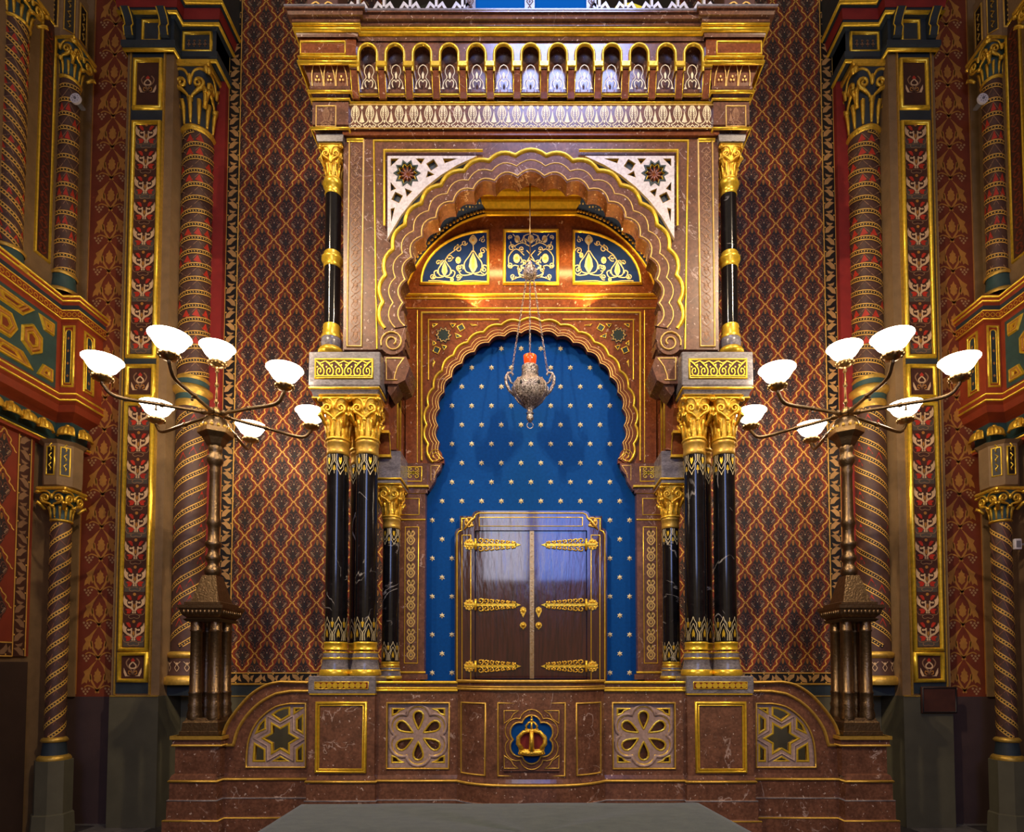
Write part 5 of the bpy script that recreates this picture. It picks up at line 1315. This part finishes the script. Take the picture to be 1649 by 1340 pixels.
# piers, wings and end pedestals
def pier(flip):
    sd = flip
    Y = YP; zp = lambda py: PZ(py, Y)
    m = MB(flip); m.box(X497, X603, Y, YB - .1, zq(1250), zp(1117)); p_ = m.build('pier', BROWN, par)
    m = MB(flip); m.pframe(509, 1132, 589, 1243, Y, .011, .016); m.pframe(513, 1136, 585, 1239, Y, .006, .010); m.rect(498, 1117, 604, 1119, Y - .012, Y + .1); m.build('gilded_frame', GOLD, p_)
    m = MB(flip); m.box(X497 - .006, X603 + .006, Y - .01, Y + .56, zp(1117), zp(1089), 0, .004); b_ = m.build('column_plinth', GREY, p_)
    m = MB(flip); m.pframe(507, 1098.5, 593, 1109.5, Y - .01, .004, .007); m.build('gilded_frame', GOLD, b_)
    m = MB(flip); m.rect(508, 1099, 592, 1109, Y - .012, Y)
    m.build('disc_ground', VELVET, b_)
    for k in range(9):
        x, z = P(513 + k * 9.2, 1104, Y); m = MB(flip); m.prism([(x + .022 * cos(2 * pi * i / 12), z + .022 * sin(2 * pi * i / 12)) for i in range(12)], Y - .018, Y - .01); m.build('gilded_disc', GOLD, b_)
    # wing
    Y = YWG; zw = lambda py: PZ(py, Y)
    curve = crv([(452, 1096.5), (431, 1101), (410, 1113), (393, 1129), (376, 1150), (365, 1168), (359, 1187)], 3)
    outer = [(498, 1250), (498, 1096.5)] + curve + [(356, 1188), (356, 1250)]
    gr = [(492, 1236), (492, 1133)] + crv([(468, 1133), (445, 1138), (424, 1152), (408, 1172), (399, 1198), (396, 1236)], 3)
    m = MB(flip); m.prism(pts(outer, Y), Y, Y + .13, 0, [pts(gr, Y)]); w_ = m.build('wing_wall', BROWN, par)
    m = MB(flip); m.trace(pts([(498, 1099)] + [(a, b + 1.5) for a, b in curve] + [(357, 1190)], Y), Y, .011, .03)
    inn_ = [(498, 1113), (468, 1113)] + crv([(445, 1117), (424, 1128), (406, 1143), (392, 1160), (382, 1178), (376, 1200)], 3) + [(350, 1200)]
    m.trace(pts(inn_, Y), Y, .012, .02); m.build('gilded_moulding', GOLDD, w_)
    m = MB(flip); m.trace(pts(gr, Y), Y, .007, .010, True); m.build('gilded_frame', GOLDD, w_)
    # star grille
    y0, y1 = Y + .012, Y + .06; sc_ = PX(856, 1190, Y) - PX(855, 1190, Y)
    cxs, cys = 450.5, 1189.5
    def star_(R): return [(cxs + (R if i % 2 == 0 else R * .577) * cos(pi * i / 6), cys + (R if i % 2 == 0 else R * .577) * sin(pi * i / 6)) for i in range(12)]
    cut = [star_(28), [(437.7, 1151), (446, 1145), (456, 1141), (465, 1139.6), (465, 1152), (450.5, 1161)], [(411, 1181), (416.5, 1168), (426, 1157.7), (426, 1174)], [(409, 1198), (425, 1207.5), (425, 1226), (407, 1226)], [(439, 1226), (450.5, 1219), (463, 1226)], [(477, 1207.5), (486.5, 1200), (486.5, 1226), (477, 1226)], [(477, 1159), (486.5, 1152), (486.5, 1181), (477, 1175)], [(473, 1141), (486.5, 1140.7), (473, 1149)]]
    pan = [(491, 1235), (491, 1134)] + [(a + .8, b + .8) for a, b in gr[2:-1]] + [(397, 1235)]
    m = MB(flip); m.prism(pts(pan, Y), y0, y1, 0, [pts(h, Y) for h in cut]); m.trace(pts(star_(42), Y), y0, .006, .008, True)
    g_ = m.build('star_grille', PINK, w_)
    m = MB(flip)
    for h in cut:
        for e in (-1, 1): m.sweep(pts(h, Y), [(e * .008, y0 - .002), (-e * .001, y0 - .004), (-e * .002, y0 + .035)], lambda a, b, d: (a, d, b), True)
    m.build('gilded_rim', GOLD, g_)
    # end pedestal
    Y = YPD; zd = lambda py: PZ(py, Y); xa, xb = XPD - PH, XPD + PH
    m = MB(flip); m.box(xa + .015, xb - .015, Y + .015, Y + 2 * PH - .01, zq(1250), zd(1203)); m.box(xa, xb, Y, Y + 2 * PH, zd(1203), zd(1188)); p_ = m.build('end_pedestal', BROWN, par)
    lp = [(xa, Y), (xb, Y), (xb, Y + 2 * PH), (xa, Y + 2 * PH)]
    m = MB(flip); m.mould(lp, [(0, zd(1192)), (.014, zd(1191)), (.014, zd(1185.5)), (-.1, zd(1185.5))], True); m.roll(lp, -.004, zd(1201), .010, True); m.build('gilded_moulding', GOLDD, p_)
    m = MB(flip); m.add([(xa, Y, zd(1185.5)), (xb, Y, zd(1185.5)), (xb, Y + 2 * PH, zd(1185.5)), (xa, Y + 2 * PH, zd(1185.5))], [[0, 1, 2, 3]]); m.build('pedestal_top', BROWN, p_)
both(pier)
# ------------------------------------------------------------------ bronze lamp standards with seven opal bowls
LX, LY = -2.602, 4.75
HZ = 2.235
def lamp(flip):
    sd = 'right' if flip else 'left'
    z = lambda py: PZ(py, LY); xs = 1
    z0 = PZ(1185.5, YPD)
    root = thing('lamp_standard', (-LX if flip else LX, LY, z0), f'bronze standard lamp with seven glowing white bowls on the {sd} parapet pedestal', 'lamp', 'bronze standard lamps')
    def sq(h): return [(LX - h, LY - h), (LX + h, LY - h), (LX + h, LY + h), (LX - h, LY + h)]
    m = MB(flip); m.mould(sq(.15), [(-.15, z0), (.005, z0), (.005, z0 + .03), (-.005, z0 + .035), (-.01, z0 + .10), (-.02, z0 + .11), (-.03, z0 + .135), (-.15, z0 + .135)], True); m.build('foot', BRONZE, root)
    zb, zt_ = z0 + .135, z(1003)
    for dx in (-1, 1):
        for dy in (-1, 1):
            x, y = LX + dx * .078, LY + dy * .078; r = .043
            m = MB(flip); m.lathe([(r * 1.3, zb - .01), (r * 1.35, zb + .03), (r * 1.1, zb + .07), (r * 1.25, zb + .10), (r * 1.05, zb + .12), (r * 1.1, zb + .19), (r * 1.2, zb + .2), (r, zb + .21), (r * .97, zt_ - .08), (r * 1.15, zt_ - .07), (r, zt_ - .06), (r * 1.02, zt_)], x, y, 16); m.build('colonnette', BRONZE, root)
    m = MB(flip)
    m.mould(sq(.13), [(-.13, zt_), (.0, zt_), (.02, zt_ + .02), (.0, zt_ + .03), (.03, zt_ + .06), (.04, zt_ + .10), (.05, zt_ + .105), (.05, zt_ + .13), (-.13, zt_ + .135)], True)
    for k in range(4):
        for q in range(9):
            u = -.13 + q * .0325; px_, py_ = [(u, -.165), (.165, u), (u, .165), (-.165, u)][k]; m.ball((LX + px_, LY + py_, zt_ + .075), .013, .013, .02, 0, 6, 4)
    m.build('capital_block', BRONZE, root)
    zc = zt_ + .135; zp = z(928)
    m = MB(flip); m.grid([[(LX + h * a, LY + h * b, zz) for a, b in ((-1, -1), (1, -1), (1, 1), (-1, 1))] for h, zz in ((.145, zc), (.145, zc + .02), (.11, zc + .03), (.055, zp))], 0, False, True); m.build('pyramid_neck', BRONZE, root)
    m = MB(flip); r = .05
    pr = [(.045, 929), (.062, 925), (.066, 918), (.05, 913), (.04, 908), (.055, 903), (.062, 898), (.045, 893), (.038, 885), (.06, 880), (.064, 875), (.045, 871), (.042, 858), (.046, 848), (.058, 844), (.05, 838), (.043, 830), (.040, 790), (.038, 765), (.046, 760), (.038, 754), (.045, 750), (.062, 745), (.062, 738), (.045, 733), (.05, 728), (.055, 723), (.05, 718)]
    m.lathe([(a, z(b)) for a, b in pr], LX, LY, 18); m.build('baluster', BRONZE, root)
    m = MB(flip); m.lathe([(.05, z(722)), (.07, z(717)), (.095, z(708)), (.125, z(703)), (.13, z(702))], LX, LY, 6, 0, False, rot=pi / 6); m.lathe([(.13, z(702)), (.135, z(701)), (.135, z(694)), (.10, z(693))], LX, LY, 6, 1, False, rot=pi / 6); m.build('hexagonal_cup', [BRONZE, BRASS], root)
    m = MB(flip); m.lathe([(.105, z(694)), (.105, z(688)), (.09, z(680)), (.06, z(674)), (.03, z(671))], LX, LY, 18, 0)
    for k in range(14): a = 2 * pi * k / 14; m.ball((LX + .11 * cos(a), LY + .11 * sin(a), z(691)), .014, .014, .018, 1, 6, 4)
    m.build('dome', [BRONZE, GOLDD], root)
    zh = z(668)
    m = MB(flip); m.lathe([(.02, zh - .03), (.06, zh - .015), (.07, zh), (.06, zh + .02), (.03, zh + .04), (.02, zh + .06), (.0, zh + .07)], LX, LY, 14); m.build('hub', BRASS, root)
    for k in range(7):
        if k < 6:
            an = radians(36 + 60 * k); x, Y, z1 = LX + .76 * cos(an), LY + .76 * sin(an), H + HZ - .055
            def ap(t, zz): return (LX + .76 * cos(an) * t, LY + .76 * sin(an) * t, zz)
            m = MB(flip); pth = [ap(.06, zh), ap(.3, zh - .01), ap(.55, zh - .02), ap(.82, zh - .035), ap(.93, zh - .02), ap(.985, zh + .03), ap(1.0, z1 - .06), ap(1, z1)]
            m.tube(crv3(pth, an), .0145, 7)
            m.ball(ap(.5, zh - .018), .024, .024, .02, 0, 8, 5); m.ball(ap(.12, zh), .028, .028, .022, 0, 8, 5); m.tube([ap(.55, zh - .02), ap(.55, zh - .06)], .006, 5); m.ball(ap(.55, zh - .065), .012, .012, .01, 0, 6, 4)
            arm = m.build('arm', BRONZE, root)
        else:
            x, Y, z1 = LX, LY, PZ(571, LY) - .055; m = MB(flip)
            m.tube([(x, Y, zh + .05), (x, Y, z1)], .009, 7)
            for q in (.15, .5, .8): m.ball((x, Y, zh + .05 + (z1 - zh - .05) * q), .018, .018, .022, 0, 8, 5)
            arm = m.build('centre_stem', BRASS, root)
        m = MB(flip); m.lathe([(.012, z1 - .055), (.045, z1 - .045), (.066, z1 - .02), (.06, z1 - .01), (.05, z1 - .012), (.042, z1 + .0), (.045, z1 + .025), (.04, z1 + .03)], x, Y, 16, 0)
        for k in range(12): a = 2 * pi * k / 12; m.ball((x + .066 * cos(a), Y + .066 * sin(a), z1 - .022), .011, .011, .014, 0, 6, 4)
        m.build('shade_holder', BRASS, arm)
        m = MB(flip); m.lathe([(.038, z1 + .02), (.06, z1 + .024), (.088, z1 + .045), (.108, z1 + .075), (.12, z1 + .098), (.138, z1 + .115), (.136, z1 + .119), (.116, z1 + .103), (.10, z1 + .075), (.08, z1 + .05), (.05, z1 + .032), (0, z1 + .03)], x, Y, 22); m.build('bowl_shade', OPAL, arm)
def crv3(p, an, n=4):
    c_, s_ = cos(an), sin(an)
    return [(LX + r * c_, LY + r * s_, zz) for r, zz in crv([((q[0] - LX) * c_ + (q[1] - LY) * s_, q[2]) for q in p], n)]
both(lamp)
# ------------------------------------------------------------------ hanging silver lamp
YH = 4.84; zh = lambda py: PZ(py, YH); HX = PX(853.5, 600, YH)
ztop = PZ(266, YW) - .01
hl = thing('hanging_lamp', (HX, YH, zh(690)), 'pierced silver hanging lamp with a glowing red glass in front of the starry niche', 'lamp')
m = MB(); m.tube([(HX, YH, ztop + .02), (HX, YH, zh(424))], .005, 6); m.lathe([(.0, ztop), (.03, ztop), (.02, ztop - .03), (.006, ztop - .05)], HX, YH, 10); m.build('suspension_rod', BRONZE, hl)
m = MB(); m.lathe([(.005, zh(420)), (.02, zh(424)), (.012, zh(427)), (.035, zh(431)), (.05, zh(438)), (.048, zh(443)), (.03, zh(448)), (.02, zh(450)), (0, zh(450))], HX, YH, 14)
for k in range(8): a = 2 * pi * k / 8; m.tube([(HX + r * cos(a), YH + r * sin(a), zh(p)) for r, p in ((.012, 427), (.05, 433), (.058, 441), (.04, 449))], .006, 4)
m.build('canopy', SILVER, hl)
def chain(p0, p1, name='chain'):
    p0, p1 = Vector(p0), Vector(p1); n = int((p1 - p0).length / .026); m = MB(); d = (p1 - p0).normalized(); a = d.orthogonal().normalized(); b = d.cross(a)
    for k in range(n):
        c = p0 + (p1 - p0) * (k + .5) / n; e = a if k % 2 else b
        m.tube([tuple(c + d * .016 * cos(2 * pi * i / 7) + e * .008 * sin(2 * pi * i / 7)) for i in range(7)], .003, 4, 0, True)
    m.build(name, SILVER, hl)
s = PX(856, 620, YH) - PX(855, 620, YH)
for px in (823.5, 882): chain((HX + (-.03 if px < 850 else .03), YH, zh(449)), (PX(px, 602, YH), YH, zh(602)))
chain((HX, YH, zh(450)), (HX, YH - .0, zh(577)))
B = lambda r, p: (r * s, zh(p))
m = MB(); m.lathe([B(0, 680), B(3, 679), B(6, 674), B(5, 669), B(3, 667), B(6.5, 666), B(4, 663), B(5, 660), B(8, 656), B(14, 651), B(22, 643), B(27.5, 634), B(28.5, 625), B(27, 619), B(21, 613), B(14, 609), B(12, 605), B(14, 603), B(13.5, 600), B(12, 598), B(14, 595), B(13.5, 591), B(11, 589), B(0, 589)], HX, YH, 28)
for k in range(12):
    a = 2 * pi * k / 12; m.tube([(HX + r * s * cos(a), YH + r * s * sin(a), zh(p)) for r, p in ((8.5, 656), (22.5, 643), (28.3, 634), (29.2, 625), (21.5, 612.5))], .005, 4)
bd = m.build('lamp_body', SILVER, hl)
for dx in (-14, 14):
    m = MB(); m.ball((HX + dx * s, YH - 25.6 * s, zh(627)), .012, .008, .018); m.build('air_hole', BLK, bd)
for e in (-1, 1):
    m = MB(); m.tube([(HX + e * r * s, YH, zh(p)) for r, p in ((26, 637), (33, 629), (38, 618), (39, 608), (35, 601), (30, 600), (27, 603), (29, 605.5))], [.010, .014, .015, .014, .013, .011, .008, .005], 7); m.tube([(HX + e * r * s, YH, zh(p)) for r, p in ((36, 603), (33, 610), (31, 616), (27, 618))], [.011, .012, .010, .007], 6); m.build('handle', SILVER, bd)
m = MB(); m.tube([(HX + 5 * s * sin(2 * pi * i / 14), YH, zh(685) + 5 * s * cos(2 * pi * i / 14)) for i in range(14)], .0035, 5, 0, True); m.build('ring', SILVER, bd)
m = MB(); m.lathe([B(8, 589), B(10, 583), B(10.8, 574), B(10.2, 574), B(9, 584), B(0, 588)], HX, YH, 20); m.build('red_glass', REDGLASS, hl)
m = MB(); m.lathe([(0, zh(587)), (.012, zh(584)), (.01, zh(580)), (0, zh(575.5))], HX, YH, 10); m.build('flame', FLAME, hl)
# ------------------------------------------------------------------ reading table with its cloth, in the foreground
ZT = 1.0
def tp(px, py): Y = YatZ(py, ZT); return (PX(px, py, Y), Y)
A_, B_ = tp(481, 1293), tp(1128, 1291); C_, D_ = tp(1225, 1343), tp(400, 1343)
e1 = (C_[0] + (C_[0] - B_[0]) * .15, C_[1] + (C_[1] - B_[1]) * .15); e2 = (D_[0] + (D_[0] - A_[0]) * .15, D_[1] + (D_[1] - A_[1]) * .15)
cor = [A_, B_, C_, e1, (e1[0], 1.70), (e2[0], 1.70), e2, D_]
def rnd_loop(c, n=10):
    out = []
    for i in range(len(c)):
        a, b = c[i], c[(i + 1) % len(c)]
        for j in range(n): out.append((a[0] + (b[0] - a[0]) * j / n, a[1] + (b[1] - a[1]) * j / n))
    return out
lp = rnd_loop(cor); cx_, cy_ = 0, 2.1
tb = thing('reading_table', (cx_, cy_, FZ), 'broad table covered in grey-green cloth in the foreground', 'table')
rows = []
for k, (f, dz) in enumerate([(.05, .004), (.4, .005), (.8, .003), (.95, 0), (.985, -.004), (1.0, -.015), (1.004, -.05), (1.01, -.2), (1.016, -.38)]):
    rows.append([(cx_ + (x - cx_) * f + (.012 * sin(i * 1.3) * max(0, k - 5) / 3), cy_ + (y - cy_) * f, ZT + dz + .003 * sin(x * 9 + y * 5) * (k < 4)) for i, (x, y) in enumerate(lp)])
m = MB(); m.grid(rows, 0, True, True); m.add([rows[0][i] for i in range(len(lp))], [list(range(len(lp)))], 0, True); m.build('cloth_cover', CLOTH, tb)
m = MB(); ins = [(cx_ + (x - cx_) * .96, cy_ + (y - cy_) * .96) for x, y in cor]; m.prism(ins, ZT - .05, ZT - .015, 0, (), lambda a, b, d: (a, b, d)); m.build('tabletop', WOOD, tb)
for x, y in ((-.75, 1.85), (.7, 1.85), (-.75, 2.35), (.7, 2.35)):
    m = MB(); m.lathe([(.05, FZ), (.055, FZ + .03), (.035, FZ + .06), (.045, .3), (.03, .5), (.05, .8), (.05, ZT - .05)], x, y, 12); m.build('leg', WOOD, tb)
# ------------------------------------------------------------------ small fittings
def disc(flip):
    Y = 5.42; px = 123.5 if not flip else 1710 - 1581; py = 161; x, z = P(px, py, Y)
    sd = 'right' if flip else 'left'
    m = MB(flip); 
    def fm(a, b, d): return (x + a, Y - d, z + b)
    m.prism([(.05 * cos(2 * pi * i / 24), .05 * sin(2 * pi * i / 24)) for i in range(24)], 0, .02, 0, (), fm)
    root = thing('detector', (-x if flip else x, Y, z), f'round white detector disc on the upper spiral column at {sd}', 'detector', 'white detectors')
    m.build('housing', PLASTIC, root)
    m = MB(flip); m.prism([(.012 * cos(2 * pi * i / 12), .012 * sin(2 * pi * i / 12)) for i in range(12)], .02, .028, 0, (), fm)
    for k in range(8): a = 2 * pi * k / 8; m.prism([(.03 * cos(a) + .005 * cos(a + t), .03 * sin(a) + .005 * sin(a + t)) for t in (0, 1.5, 3, 4.5)], .02, .022, 0, (), fm)
    m.build('grille', PLASTICG, root)
    m = MB(flip); m.box(x - .03, x + .01, Y, 5.52, z - .01, z + .01); m.build('mounting_arm', PLASTICG, root)
both(disc)
Y = 5.36; x, z = P(1640, 876, Y); tb_ = thing('wall_sensor', (x, Y, z), 'small white box sensor at the right photo edge beside the dark column', 'sensor')
m = MB(); m.box(x - .03, x + .035, Y, Y + .03, z - .05, z + .05, 0, .005); m.build('housing', PLASTIC, tb_)
m = MB(); m.box(x - .018, x + .022, Y - .004, Y, z - .03, z + .03); m.box(x - .005, x + .3, Y + .01, Y + .02, z - .008, z + .008); m.build('faceplate', PLASTICG, tb_)
Y = YPIL - .025; pq = thing('plaque', (PX(1513, 1127, Y), Y, PZ(1127, Y)), 'dark blank plaque below the right painted pilaster', 'plaque')
m = MB(); m.rect(1485, 1106, 1541, 1149, Y - .02, Y, 0, .004); m.build('board', DARKBR, pq)
m = MB(); m.pframe(1487, 1108, 1539, 1147, Y - .02, .006, .008); m.build('frame', BLK, pq)
